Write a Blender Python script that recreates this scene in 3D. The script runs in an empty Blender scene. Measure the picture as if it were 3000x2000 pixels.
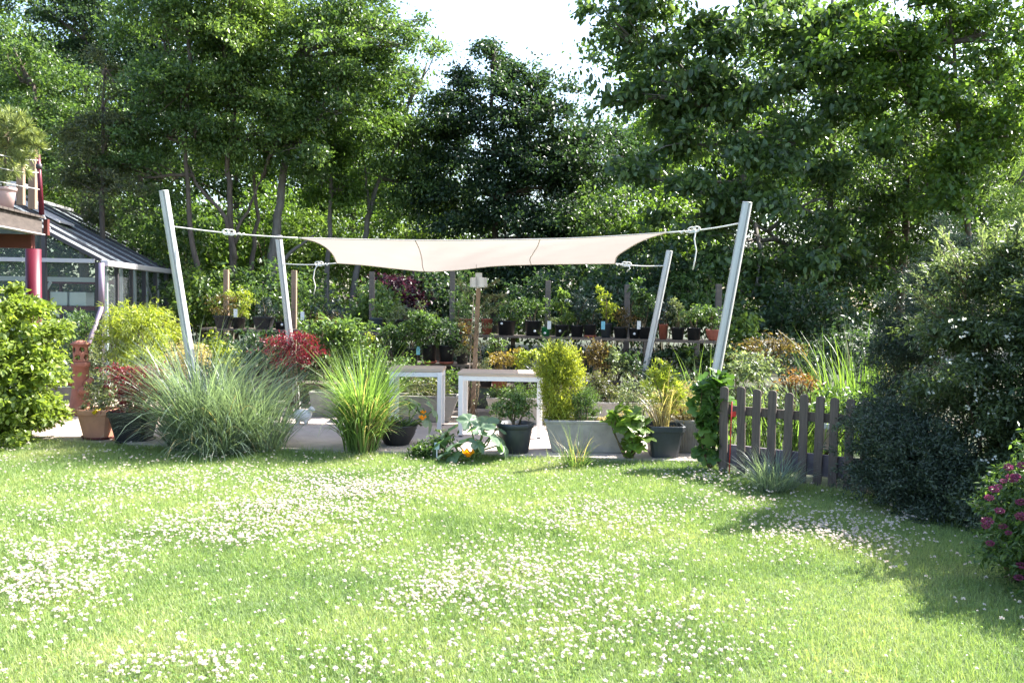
import bpy, bmesh, math, random
import numpy as np
from mathutils import Vector, Matrix

random.seed(11)
rng = np.random.default_rng(11)
SC = bpy.context.scene
COL = SC.collection

# ------------------------------------------------------------------ camera
EYE = 1.65
F = 2600.0
PITCH = math.atan(120 / F)
ROLL = math.radians(0.8)       # the picture is turned a little clockwise
cp, sp = math.cos(PITCH), math.sin(PITCH)
cr, sr = math.cos(ROLL), math.sin(ROLL)


def P(px, py, d):
    """the point at distance d seen at that place of a 3000 x 2000 picture"""
    a = (px - 1500) / F
    b = (1000 - py) / F
    u, v = a * cr - b * sr, a * sr + b * cr
    dy = cp + v * sp
    dz = -sp + v * cp
    t = d / dy
    return Vector((u * t, d, EYE + dz * t))


def gd(px, py):
    """distance of the lawn point seen there"""
    return EYE * F / (py - 880 - sr * (px - 1500))


def gp(px, d, z=0.0):
    p = P(px, 1000, d)
    p.z = z
    return p


def unproject(x, y, z):
    """pixel of a garden point (arrays)"""
    zz = z - EYE
    f = y * cp - zz * sp
    v = (y * sp + zz * cp) / f
    u = x / f
    a, b = u * cr + v * sr, -u * sr + v * cr
    return 1500 + F * a, 1000 - F * b


def px2m(n, d):
    return n * d / F


cam_d = bpy.data.cameras.new('camera')
cam = bpy.data.objects.new('camera', cam_d)
COL.objects.link(cam)
cam.location = (0, 0, EYE)
cam.rotation_euler = (Matrix.Rotation(math.pi / 2 - PITCH, 3, 'X') @ Matrix.Rotation(ROLL, 3, 'Z')).to_euler()
cam_d.sensor_width = 36
cam_d.lens = 36 * F / 3000
cam_d.clip_start = 0.05
cam_d.clip_end = 2000
SC.camera = cam

# ------------------------------------------------------------------ light
SUN_AZ = math.radians(26)      # from +x towards +y
SUN_EL = math.radians(45)
sd = Vector((math.cos(SUN_AZ) * math.cos(SUN_EL), math.sin(SUN_AZ) * math.cos(SUN_EL), math.sin(SUN_EL)))
sl = bpy.data.lights.new('sun', 'SUN')
sl.energy = 5.0
sl.angle = math.radians(0.5)
sl.color = (1.0, 0.96, 0.9)
so = bpy.data.objects.new('sun', sl)
COL.objects.link(so)
so.rotation_euler = (-sd).to_track_quat('-Z', 'Y').to_euler()
so.location = (8, 10, 15)
w = bpy.data.worlds.new('World')
SC.world = w
w.use_nodes = True
nt = w.node_tree
sky = nt.nodes.new('ShaderNodeTexSky')
sky.sky_type = 'NISHITA'
sky.sun_disc = False
sky.sun_elevation = SUN_EL
sky.sun_rotation = math.pi / 2 - SUN_AZ
sky.air_density = 1.0
sky.dust_density = 2.0
bg = nt.nodes['Background']
bg.inputs[1].default_value = 0.125
nt.links.new(sky.outputs[0], bg.inputs[0])

SC.view_settings.view_transform = 'Standard'
SC.view_settings.look = 'None'
SC.view_settings.exposure = 2.1
SC.view_settings.gamma = 1
SC.view_settings.use_curve_mapping = False
SC.render.engine = 'CYCLES'
SC.cycles.max_bounces = 8
SC.cycles.diffuse_bounces = 3
SC.cycles.glossy_bounces = 3
SC.cycles.transmission_bounces = 6
SC.cycles.transparent_max_bounces = 8
SC.cycles.caustics_reflective = False
SC.cycles.caustics_refractive = False


# ------------------------------------------------------------------ materials
def new_mat(name):
    m = bpy.data.materials.new(name)
    m.use_nodes = True
    n = m.node_tree.nodes
    n.clear()
    return m, n, m.node_tree.links


def leaf_mat(name, c, var=0.48, trans=0.4, rough=0.37, yellow=0.2, tcol=None, spec=0.5):
    m, n, l = new_mat(name)
    out = n.new('ShaderNodeOutputMaterial')
    geo = n.new('ShaderNodeNewGeometry')
    ramp = n.new('ShaderNodeValToRGB')
    a = [x * (1 - var) for x in c]
    b = [min(1, x * (1 + var)) for x in c]
    b = [b[0] + yellow * b[1] * 0.5, b[1], b[2] * (1 - yellow * .4)]
    e = ramp.color_ramp.elements
    e[0].color = (*a, 1)
    e[1].color = (*b, 1)
    mid = e.new(0.6)
    mid.color = (*c, 1)
    l.new(geo.outputs['Random Per Island'], ramp.inputs[0])
    pb = n.new('ShaderNodeBsdfPrincipled')
    pb.inputs['Roughness'].default_value = rough
    pb.inputs['Specular IOR Level'].default_value = spec
    l.new(ramp.outputs[0], pb.inputs['Base Color'])
    tr = n.new('ShaderNodeBsdfTranslucent')
    hs = n.new('ShaderNodeMixRGB')
    hs.blend_type = 'MULTIPLY'
    hs.inputs[0].default_value = 1
    hs.inputs[2].default_value = (*(tcol or (1.75, 1.8, 0.8)), 1)
    l.new(ramp.outputs[0], hs.inputs[1])
    l.new(hs.outputs[0], tr.inputs[0])
    mx = n.new('ShaderNodeMixShader')
    mx.inputs[0].default_value = trans
    l.new(pb.outputs[0], mx.inputs[1])
    l.new(tr.outputs[0], mx.inputs[2])
    l.new(mx.outputs[0], out.inputs[0])
    return m


def solid(name, c, rough=0.6, metal=0.0, noise=0.15, scale=8.0, bump=0.0, spec=0.4, c2=None, stretch=(1, 1, 1), detail=6):
    m, n, l = new_mat(name)
    out = n.new('ShaderNodeOutputMaterial')
    pb = n.new('ShaderNodeBsdfPrincipled')
    pb.inputs['Roughness'].default_value = rough
    pb.inputs['Metallic'].default_value = metal
    pb.inputs['Specular IOR Level'].default_value = spec
    tc = n.new('ShaderNodeTexCoord')
    mp = n.new('ShaderNodeMapping')
    mp.inputs['Scale'].default_value = stretch
    l.new(tc.outputs['Object'], mp.inputs[0])
    nz = n.new('ShaderNodeTexNoise')
    nz.inputs['Scale'].default_value = scale
    nz.inputs['Detail'].default_value = detail
    nz.inputs['Roughness'].default_value = 0.65
    l.new(mp.outputs[0], nz.inputs[0])
    ramp = n.new('ShaderNodeValToRGB')
    e = ramp.color_ramp.elements
    e[0].position = .3
    e[1].position = .7
    lo = c2 or [x * (1 - noise) for x in c]
    hi = c if c2 else [min(1, x * (1 + noise)) for x in c]
    e[0].color = (*lo, 1)
    e[1].color = (*hi, 1)
    l.new(nz.outputs[0], ramp.inputs[0])
    l.new(ramp.outputs[0], pb.inputs['Base Color'])
    if bump:
        bp = n.new('ShaderNodeBump')
        bp.inputs['Strength'].default_value = bump
        bp.inputs['Distance'].default_value = 0.02
        l.new(nz.outputs[0], bp.inputs['Height'])
        l.new(bp.outputs[0], pb.inputs['Normal'])
    l.new(pb.outputs[0], out.inputs[0])
    return m


M = {}
M['bark'] = solid('bark', (.11, .085, .065), .9, noise=.5, scale=14, bump=.7, stretch=(1, 1, .25))
M['bark_grey'] = solid('bark_grey', (.17, .15, .13), .9, noise=.4, scale=14, bump=.7, stretch=(1, 1, .25))
M['stem'] = solid('stem', (.12, .09, .05), .8, noise=.4, scale=30)
M['green_stem'] = solid('green_stem', (.14, .2, .06), .6, noise=.3, scale=30)
M['soil'] = solid('soil', (.05, .035, .025), .95, noise=.5, scale=30, bump=.8)
M['alu'] = solid('alu', (.55, .54, .52), .5, metal=.15, noise=.05, scale=30, stretch=(1, 1, .1))
M['alu_dark'] = solid('alu_dark', (.12, .12, .13), .5, metal=.3)
M['rope'] = solid('rope', (.75, .72, .66), .85, noise=.2, scale=120)
M['terracotta'] = solid('terracotta', (.5, .24, .15), .75, noise=.15, scale=9, bump=.1, c2=(.4, .2, .13))
M['chimney_clay'] = solid('chimney_clay', (.32, .125, .085), .7, noise=.2, scale=7, bump=.1)
M['black_plastic'] = solid('black_plastic', (.018, .019, .022), .45, noise=.25, scale=12)
M['slate_plastic'] = solid('slate_plastic', (.045, .052, .062), .5, noise=.2, scale=9)
M['green_plastic'] = solid('green_plastic', (.02, .2, .07), .45)
M['blue_grey_plastic'] = solid('blue_grey_plastic', (.06, .09, .12), .5)
M['red_pot'] = solid('red_pot', (.3, .09, .06), .7, noise=.2, scale=9)
M['pink_pot'] = solid('pink_pot', (.5, .34, .32), .7, noise=.1, scale=6)
M['concrete'] = solid('concrete', (.36, .34, .31), .9, noise=.25, scale=7, bump=.25, c2=(.25, .235, .21))
M['concrete_dark'] = solid('concrete_dark', (.24, .23, .215), .9, noise=.3, scale=7, bump=.25, c2=(.15, .145, .13))
M['white_paint'] = solid('white_paint', (.78, .77, .76), .5, noise=.04, scale=20)
M['table_wood'] = solid('table_wood', (.56, .45, .36), .6, noise=.3, scale=6, stretch=(.6, 8, 8), c2=(.42, .32, .24))
M['shelf_wood'] = solid('shelf_wood', (.19, .15, .12), .85, noise=.35, scale=5, stretch=(.5, 8, 8), c2=(.11, .09, .075))
M['post_wood'] = solid('post_wood', (.36, .24, .16), .85, noise=.3, scale=6, stretch=(8, 8, .6), c2=(.24, .16, .11))
M['picket_wood'] = solid('picket_wood', (.145, .112, .095), .85, noise=.4, scale=6, stretch=(8, 8, .6), c2=(.07, .054, .047), bump=.3)
M['deck_wood'] = solid('deck_wood', (.1, .08, .068), .85, noise=.35, scale=6, stretch=(6, .8, 6), c2=(.05, .04, .035))
M['red_steel'] = solid('red_steel', (.115, .012, .026), .4, noise=.12, scale=5)
M['dark_red'] = solid('dark_red', (.12, .03, .025), .6, noise=.2, scale=6)
M['frame_dark'] = solid('frame_dark', (.05, .045, .05), .5, noise=.1)
M['frame_alu'] = solid('frame_alu', (.5, .48, .49), .45, metal=.3, noise=.05)
M['pipe_purple'] = solid('pipe_purple', (.3, .23, .3), .5, noise=.08)
M['white_stone'] = solid('white_stone', (.8, .79, .77), .8, noise=.1, scale=20, bump=.3)
M['tag_white'] = solid('tag_white', (.8, .8, .8), .5, noise=.03)
M['tag_blue'] = solid('tag_blue', (.2, .5, .62), .5, noise=.03)
M['red_stake'] = solid('red_stake', (.5, .03, .02), .5)
M['wire'] = solid('wire', (.05, .05, .05), .7)
M['white_box'] = solid('white_box', (.6, .6, .62), .5, noise=.05)
M['gravel'] = solid('gravel', (.36, .29, .24), .95, noise=.35, scale=90, bump=.5)

# leaves
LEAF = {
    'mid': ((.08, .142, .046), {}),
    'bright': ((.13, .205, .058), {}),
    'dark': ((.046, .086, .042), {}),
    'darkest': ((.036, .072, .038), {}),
    'walnut': ((.092, .155, .06), dict(rough=.36, spec=.6, trans=.42)),
    'hornbeam': ((.095, .17, .035), dict(trans=.42)),
    'light': ((.115, .19, .065), {}),
    'blue': ((.06, .09, .078), dict(yellow=.02, trans=.2, tcol=(1, 1, .8))),
    'silver': ((.17, .215, .13), dict(yellow=.05, rough=.4)),
    'greygreen': ((.14, .17, .1), dict(yellow=.1)),
    'yellowgreen': ((.26, .32, .05), {}),
    'golden': ((.3, .34, .06), {}),
    'red': ((.2, .022, .038), dict(yellow=.0, tcol=(1.5, .9, .9), var=.45)),
    'rust': ((.12, .088, .036), dict(yellow=.1)),
    'reed': ((.115, .2, .05), dict(rough=.4)),
    'amber': ((.27, .2, .055), dict(yellow=.1)),
    'orange': ((.27, .15, .045), dict(yellow=.1, tcol=(1.3, 1.2, .8))),
    'thuja': ((.09, .11, .05), dict(yellow=.4)),
    'purple': ((.045, .018, .03), dict(yellow=0, tcol=(1.4, .9, 1))),
    'pine': ((.3, .36, .16), dict(trans=.25)),
    'straw': ((.42, .35, .2), dict(yellow=.1)),
    'grass_silver': ((.16, .22, .175), dict(rough=.38, yellow=.05, var=.5)),
    'grass_lime': ((.165, .265, .085), dict(rough=.4, var=.45, yellow=.08)),
    'squash': ((.15, .22, .14), dict(rough=.45, yellow=.02, var=.45, tcol=(1.3, 1.7, .6))),
    'squash_flower': ((.8, .33, .01), dict(yellow=0, tcol=(1.2, 1, .6))),
    'pink_flower': ((.25, .06, .14), dict(yellow=0, tcol=(1.3, 1, 1.1), var=.3)),
    'white_flower': ((.75, .75, .68), dict(yellow=0, tcol=(1, 1, .9), var=.1)),
    'yellow_flower': ((.75, .6, .03), dict(yellow=0, tcol=(1, 1, .6))),
    'wood': ((.055, .1, .028), dict(trans=.45)),
}
for k, (c, kw) in LEAF.items():
    M['leaf_' + k] = leaf_mat('leaf_' + k, c, **kw)


# ------------------------------------------------------------------ objects
def tag(o, label=None, cat=None, group=None, kind=None):
    if label:
        o['label'] = label
    if cat:
        o['category'] = cat
    if group:
        o['group'] = group
    if kind:
        o['kind'] = kind
    return o


def thing(name, loc, label, cat, group=None):
    o = bpy.data.objects.new(name, None)
    o.empty_display_size = .1
    COL.objects.link(o)
    o.location = loc
    return tag(o, label, cat, group)


def link_mesh(name, me, mat, parent):
    me.materials.append(mat)
    o = bpy.data.objects.new(name, me)
    COL.objects.link(o)
    if parent is not None:
        o.parent = parent
    return o


def wloc(o):
    v = Vector((0, 0, 0))
    while o is not None:
        v += Vector(o.location)
        o = o.parent
    return v


class MB:
    """collects tubes, boxes and lathes; build() links them as one mesh object"""

    def __init__(s):
        s.v = []
        s.f = []
        s.smooth = []

    def add(s, vs, fs, smooth=False):
        b = len(s.v)
        s.v += [Vector(x) for x in vs]
        for f in fs:
            s.f.append([i + b for i in f])
            s.smooth.append(smooth)
        return s

    def box(s, c, size, rz=0, top=1.0):
        c = Vector(c)
        x, y, z = [q / 2 for q in size]
        R = Matrix.Rotation(rz, 3, 'Z')
        vs = []
        for k in (-1, 1):
            t = top if k > 0 else 1.0
            for (i, j) in ((-1, -1), (1, -1), (1, 1), (-1, 1)):
                vs.append(c + R @ Vector((i * x * t, j * y * t, k * z)))
        s.add(vs, [(3, 2, 1, 0), (4, 5, 6, 7), (0, 1, 5, 4), (1, 2, 6, 5), (2, 3, 7, 6), (3, 0, 4, 7)])
        return s

    def beam(s, a, b, w, h=None, up=(0, 0, 1)):
        a, b = Vector(a), Vector(b)
        h = h or w
        d = (b - a).normalized()
        u = Vector(up)
        sd_ = d.cross(u)
        if sd_.length < 1e-4:
            sd_ = d.cross(Vector((1, 0, 0)))
        sd_.normalize()
        uu = sd_.cross(d).normalized()
        vs = []
        for p in (a, b):
            for (i, j) in ((-1, -1), (1, -1), (1, 1), (-1, 1)):
                vs.append(p + sd_ * i * w / 2 + uu * j * h / 2)
        s.add(vs, [(3, 2, 1, 0), (4, 5, 6, 7), (0, 1, 5, 4), (1, 2, 6, 5), (2, 3, 7, 6), (3, 0, 4, 7)])
        return s

    def tube(s, pts, radii, n=8, caps=True):
        pts = [Vector(p) for p in pts]
        if not hasattr(radii, '__len__'):
            radii = [radii] * len(pts)
        vs, fs = [], []
        ref = None
        for i, p in enumerate(pts):
            d = (pts[min(i + 1, len(pts) - 1)] - pts[max(i - 1, 0)])
            if d.length < 1e-7:
                d = Vector((0, 0, 1))
            d.normalize()
            if ref is None:
                ref = Vector((1, 0, 0)) if abs(d.x) < .9 else Vector((0, 1, 0))
            a = (ref - d * ref.dot(d)).normalized()
            ref = a
            b = d.cross(a)
            for k in range(n):
                t = 2 * math.pi * k / n
                vs.append(p + (a * math.cos(t) + b * math.sin(t)) * radii[i])
        for i in range(len(pts) - 1):
            for k in range(n):
                k2 = (k + 1) % n
                fs.append((i * n + k, i * n + k2, (i + 1) * n + k2, (i + 1) * n + k))
        if caps:
            fs.append(tuple(reversed(range(n))))
            m_ = (len(pts) - 1) * n
            fs.append(tuple(range(m_, m_ + n)))
        s.add(vs, fs, True)
        return s

    def lathe(s, c, prof, n=28, sq=None, rz=0):
        """profile (r, z) turned about the z axis at c; sq = exponent makes it square"""
        c = Vector(c)
        vs, fs = [], []
        for (r, z) in prof:
            for k in range(n):
                t = 2 * math.pi * k / n + (math.pi / n if sq else 0)
                ct, st = math.cos(t), math.sin(t)
                q = r
                if sq:
                    q = r / ((abs(ct) ** sq + abs(st) ** sq) ** (1 / sq))
                x, y = q * ct, q * st
                vs.append(c + Vector((x * math.cos(rz) - y * math.sin(rz), x * math.sin(rz) + y * math.cos(rz), z)))
        m_ = len(prof)
        for i in range(m_ - 1):
            for k in range(n):
                k2 = (k + 1) % n
                fs.append((i * n + k, i * n + k2, (i + 1) * n + k2, (i + 1) * n + k))
        fs.append(tuple(reversed(range(n))))
        fs.append(tuple(range((m_ - 1) * n, m_ * n)))
        s.add(vs, fs, not sq)
        return s

    def build(s, name, mat, parent=None, bevel=0):
        o_ = wloc(parent) if parent is not None else Vector((0, 0, 0))
        me = bpy.data.meshes.new(name)
        me.from_pydata([tuple(v - o_) for v in s.v], [], s.f)
        me.polygons.foreach_set('use_smooth', s.smooth)
        me.update()
        o = link_mesh(name, me, mat, parent)
        if bevel:
            b = o.modifiers.new('bevel', 'BEVEL')
            b.width = bevel
            b.segments = 2
            b.limit_method = 'ANGLE'
        return o


def np_mesh(name, V, T, mat, parent=None, smooth=False):
    """V (n,3) and triangles T (m,3) in world space, as one mesh object"""
    V = np.asarray(V, dtype=np.float32)
    if parent is not None:
        V = V - np.array(wloc(parent), dtype=np.float32)
    T = np.asarray(T, dtype=np.int32)
    me = bpy.data.meshes.new(name)
    me.vertices.add(len(V))
    me.vertices.foreach_set('co', V.ravel())
    me.loops.add(T.size)
    me.loops.foreach_set('vertex_index', T.ravel())
    me.polygons.add(len(T))
    me.polygons.foreach_set('loop_start', np.arange(0, T.size, 3, dtype=np.int32))
    me.polygons.foreach_set('loop_total', np.full(len(T), 3, dtype=np.int32))
    me.update(calc_edges=True)
    if smooth:
        me.polygons.foreach_set('use_smooth', np.ones(len(T), dtype=bool))
    return link_mesh(name, me, mat, parent)


def unit(a):
    return a / np.maximum(np.linalg.norm(a, axis=-1, keepdims=True), 1e-9)


def rnd_dir(n):
    return unit(rng.normal(size=(n, 3)))


def leaf_arrays(pos, fwd, nrm, L, W, shape='kite', fold=.12, droop=.1):
    n = len(pos)
    L = np.broadcast_to(np.asarray(L, float), (n,))[:, None]
    W = np.broadcast_to(np.asarray(W, float), (n,))[:, None]
    side = unit(np.cross(nrm, fwd))
    nr = unit(np.cross(fwd, side))
    if shape == 'kite':
        V = np.stack([pos, pos + fwd * L * .42 + side * W * .5 + nr * W * fold,
                      pos + fwd * L - nr * L * droop,
                      pos + fwd * L * .42 - side * W * .5 + nr * W * fold], 1)
        tri = np.array([[0, 1, 2], [0, 2, 3]])
        k = 4
    else:
        V = np.stack([pos, pos + fwd * L * .28 + side * W * .42 + nr * W * fold,
                      pos + fwd * L * .68 + side * W * .44 + nr * W * fold - nr * L * droop * .4,
                      pos + fwd * L - nr * L * droop,
                      pos + fwd * L * .68 - side * W * .44 + nr * W * fold - nr * L * droop * .4,
                      pos + fwd * L * .28 - side * W * .42 + nr * W * fold], 1)
        tri = np.array([[0, 1, 2], [0, 2, 3], [0, 3, 4], [0, 4, 5]])
        k = 6
    T = (np.arange(n)[:, None, None] * k + tri[None]).reshape(-1, 3)
    return V.reshape(-1, 3), T


def join(parts):
    V, T, b = [], [], 0
    for v, t in parts:
        V.append(v)
        T.append(t + b)
        b += len(v)
    return np.concatenate(V), np.concatenate(T)


def clump_leaves(lobes, n_clump, per, clump_r, L, W, flat=.55, shell=.45, droop=.25, shape='kite', up=1.0, out=.6, jit=.7, bough=0, pad=.5):
    """lobes: (centre, (rx,ry,rz)); leaves sit in flattened sprays spread through the lobes"""
    vol = np.array([r[0] * r[1] * r[2] for _, r in lobes]) ** .75
    cnt = np.maximum(1, (n_clump * vol / vol.sum()).astype(int))
    C, O = [], []
    for (c, r), m in zip(lobes, cnt):
        nb = max(3, m // bough) if bough else m
        d = rnd_dir(nb)
        rad = shell + (1 - shell) * rng.random(nb) ** .6
        rad *= 1 + .22 * np.sin(d[:, 0] * 5 + c[0] * 3) * np.cos(d[:, 2] * 6 + c[2] * 2) + .1 * rng.normal(size=nb)
        cc = np.array(c) + d * np.array(r) * rad[:, None]
        if bough:
            i = rng.integers(nb, size=m)
            R_ = pad * min(r) * rng.uniform(.6, 1.3, nb)[i][:, None]
            q = rng.normal(size=(m, 3)) * np.array([.6, .6, .17])
            q[:, 2] -= (q[:, 0] * d[i, 0] + q[:, 1] * d[i, 1]) * .45
            cc = cc[i] + q * R_
            d = d[i]
        C.append(cc)
        O.append(d)
    C, O = np.concatenate(C), np.concatenate(O)
    n = len(C)
    s = rng.uniform(.55, 1.35, n)
    off = rng.normal(size=(n, per, 3)) * .55
    axis = unit(O * np.array([1, 1, .35]) + rng.normal(size=O.shape) * .35)
    along = rng.uniform(-1, 1.2, (n, per, 1))
    pos = C[:, None] + (off * np.array([1, 1, flat]) * .75 + axis[:, None] * along * .8) * clump_r * s[:, None, None]
    pos[..., 2] -= (along[..., 0].clip(0) ** 2) * clump_r * droop
    pos = pos.reshape(-1, 3)
    o = np.repeat(axis, per, 0)
    m = len(pos)
    fwd = unit(o * out + rng.normal(size=(m, 3)) * jit + np.array([0, 0, -droop]))
    nrm = unit(np.array([0, 0, up]) + rng.normal(size=(m, 3)) * .55)
    sc = rng.uniform(.65, 1.3, m)
    return leaf_arrays(pos, fwd, nrm, L * sc, W * sc, shape), C


def blade_arrays(base, az, L, th0, bend, wd, seg=6, power=1.4):
    """arching ribbons: base (n,3), azimuth, length, first lean, bend over the length, width"""
    n = len(base)
    t = np.linspace(0, 1, seg + 1)
    th = th0[:, None] + bend[:, None] * (t[None] ** power)
    ds = L[:, None] / seg
    rr = np.concatenate([np.zeros((n, 1)), np.cumsum(np.sin(th[:, :-1]) * ds, 1)], 1)
    zz = np.concatenate([np.zeros((n, 1)), np.cumsum(np.cos(th[:, :-1]) * ds, 1)], 1)
    dirx, diry = np.cos(az), np.sin(az)
    cx = base[:, None, 0] + rr * dirx[:, None]
    cy = base[:, None, 1] + rr * diry[:, None]
    cz = base[:, None, 2] + zz
    tw = rng.normal(size=n) * .5
    sx, sy = -np.sin(az + tw), np.cos(az + tw)
    wp = wd[:, None] * np.minimum(1, (1.02 - t[None]) * 1.8) * .5
    A = np.stack([cx - sx[:, None] * wp, cy - sy[:, None] * wp, cz], -1)
    B = np.stack([cx + sx[:, None] * wp, cy + sy[:, None] * wp, cz], -1)
    V = np.stack([A, B], 2).reshape(n, -1, 3)
    k = 2 * (seg + 1)
    tri = []
    for i in range(seg):
        a = 2 * i
        tri += [[a, a + 1, a + 3], [a, a + 3, a + 2]]
    T = (np.arange(n)[:, None, None] * k + np.array(tri)[None]).reshape(-1, 3)
    return V.reshape(-1, 3), T


def grass_tuft(c, n, h, spread, base_r, wd, th=(0.05, .5), bend=(.4, 2.0), seg=7):
    a = rng.uniform(0, 2 * math.pi, n)
    r = base_r * np.sqrt(rng.random(n))
    az = a + rng.normal(size=n) * .7
    base = np.stack([c[0] + r * np.cos(a), c[1] + r * np.sin(a), np.full(n, c[2])], 1)
    q = rng.random(n)
    L = h * rng.uniform(.55, 1.15, n)
    th0 = th[0] + (th[1] - th[0]) * q * spread
    bd = bend[0] + (bend[1] - bend[0]) * rng.random(n)
    return blade_arrays(base, az, L, th0, bd, wd * rng.uniform(.6, 1.3, n), seg)


def px_lobes(rows):
    """(px, py, rx, ry, d[, depth]) rows of the picture as lobes in the garden"""
    out = []
    for q in rows:
        px, py, rx, ry, d = q[:5]
        dep = q[5] if len(q) > 5 else px2m(rx, d) * .8
        out.append((np.array(P(px, py, d)), (px2m(rx, d), dep, px2m(ry, d))))
    return out


def limb(mb, a, b, ra, rb, n=6, wob=.12, sides=6):
    a, b = Vector(a), Vector(b)
    L = (b - a).length
    pts, rad = [], []
    j = Vector((random.uniform(-1, 1), random.uniform(-1, 1), random.uniform(-.2, .6))) * L * wob
    for i in range(n + 1):
        t = i / n
        p = a.lerp(b, t) + j * math.sin(t * math.pi)
        if 0 < i < n:
            p += Vector((random.gauss(0, 1), random.gauss(0, 1), random.gauss(0, 1))) * L * .012
        pts.append(p)
        rad.append(ra + (rb - ra) * t)
    mb.tube(pts, rad, sides)
    return pts


def tree(name, label, trunks, lobes, leaf, n_clump, per, clump_r, L, W, cat='tree', group=None, bark='bark', twigs=40, shape='kite', **kw):
    """trunks: list of ([points], r0, r1) in garden space"""
    base = Vector(trunks[0][0][0])
    root = thing(name, base, label, cat, group)
    tb = MB()
    tops = []
    for pts, r0, r1 in trunks:
        pts = [Vector(p) for p in pts]
        full = []
        for i in range(len(pts) - 1):
            for k in range(4):
                full.append(pts[i].lerp(pts[i + 1], k / 4) + Vector((random.gauss(0, .02), random.gauss(0, .02), 0)) * (1 if i + k else 0))
        full.append(pts[-1])
        m = len(full)
        tb.tube(full, [.74 * (r0 * (1 - i / (m - 1)) + r1 * i / (m - 1)) * (1.35 if i == 0 else 1) for i in range(m)], 9)
        tops.append(full)
    kw.setdefault('bough', 11)
    (V, T), C = clump_leaves(lobes, n_clump, per, clump_r, L, W, shape=shape, **kw)
    br = tb
    for c, r in lobes:
        if len(lobes) > 3 and r[0] < .2:
            continue
        full = min(tops, key=lambda f: min((p - Vector(c)).length for p in f))
        cand = [p for p in full if p.z < c[2] + .2] or full
        a = min(cand, key=lambda p: (p - Vector(c)).length)
        lp = limb(br, a, Vector(c), .05, .018)
        near = C[np.linalg.norm((C - c) / np.array(r), axis=1) < 1.2]
        if len(near):
            for q in near[rng.choice(len(near), min(len(near), max(2, twigs // len(lobes))), replace=False)]:
                limb(br, random.choice(lp[2:]), Vector(q), .015, .004, n=3, sides=4)
    br.build('trunk', M[bark], root)
    np_mesh('crown', V, T, M['leaf_' + leaf], root)
    return root


def shrub(name, label, base, lobes, leaf, n_clump, per, clump_r, L, W, cat='shrub', group=None, stems=6, **kw):
    root = thing(name, base, label, cat, group)
    (V, T), C = clump_leaves(lobes, n_clump, per, clump_r, L, W, **kw)
    sb = MB()
    b = Vector(base)
    for i in range(stems):
        c = C[rng.integers(len(C))]
        limb(sb, b + Vector((random.gauss(0, .04), random.gauss(0, .04), 0)), Vector(c), .012, .004, n=4, sides=5)
    sb.build('stems', M['stem'], root)
    np_mesh('foliage', V, T, M['leaf_' + leaf], root)
    return root


# ================================================================== the ground
TZ = 0.045      # top of the terrace


def ground_mat():
    m, n, l = new_mat('ground')
    out = n.new('ShaderNodeOutputMaterial')
    pb = n.new('ShaderNodeBsdfPrincipled')
    pb.inputs['Roughness'].default_value = .95
    tc = n.new('ShaderNodeTexCoord')
    a = n.new('ShaderNodeTexNoise')
    a.inputs['Scale'].default_value = 1.3
    a.inputs['Detail'].default_value = 8
    l.new(tc.outputs['Object'], a.inputs[0])
    r = n.new('ShaderNodeValToRGB')
    e = r.color_ramp.elements
    e[0].position, e[1].position = .35, .65
    e[0].color = (.045, .035, .025, 1)
    e[1].color = (.035, .06, .02, 1)
    l.new(a.outputs[0], r.inputs[0])
    l.new(r.outputs[0], pb.inputs['Base Color'])
    l.new(pb.outputs[0], out.inputs[0])
    return m


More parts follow.
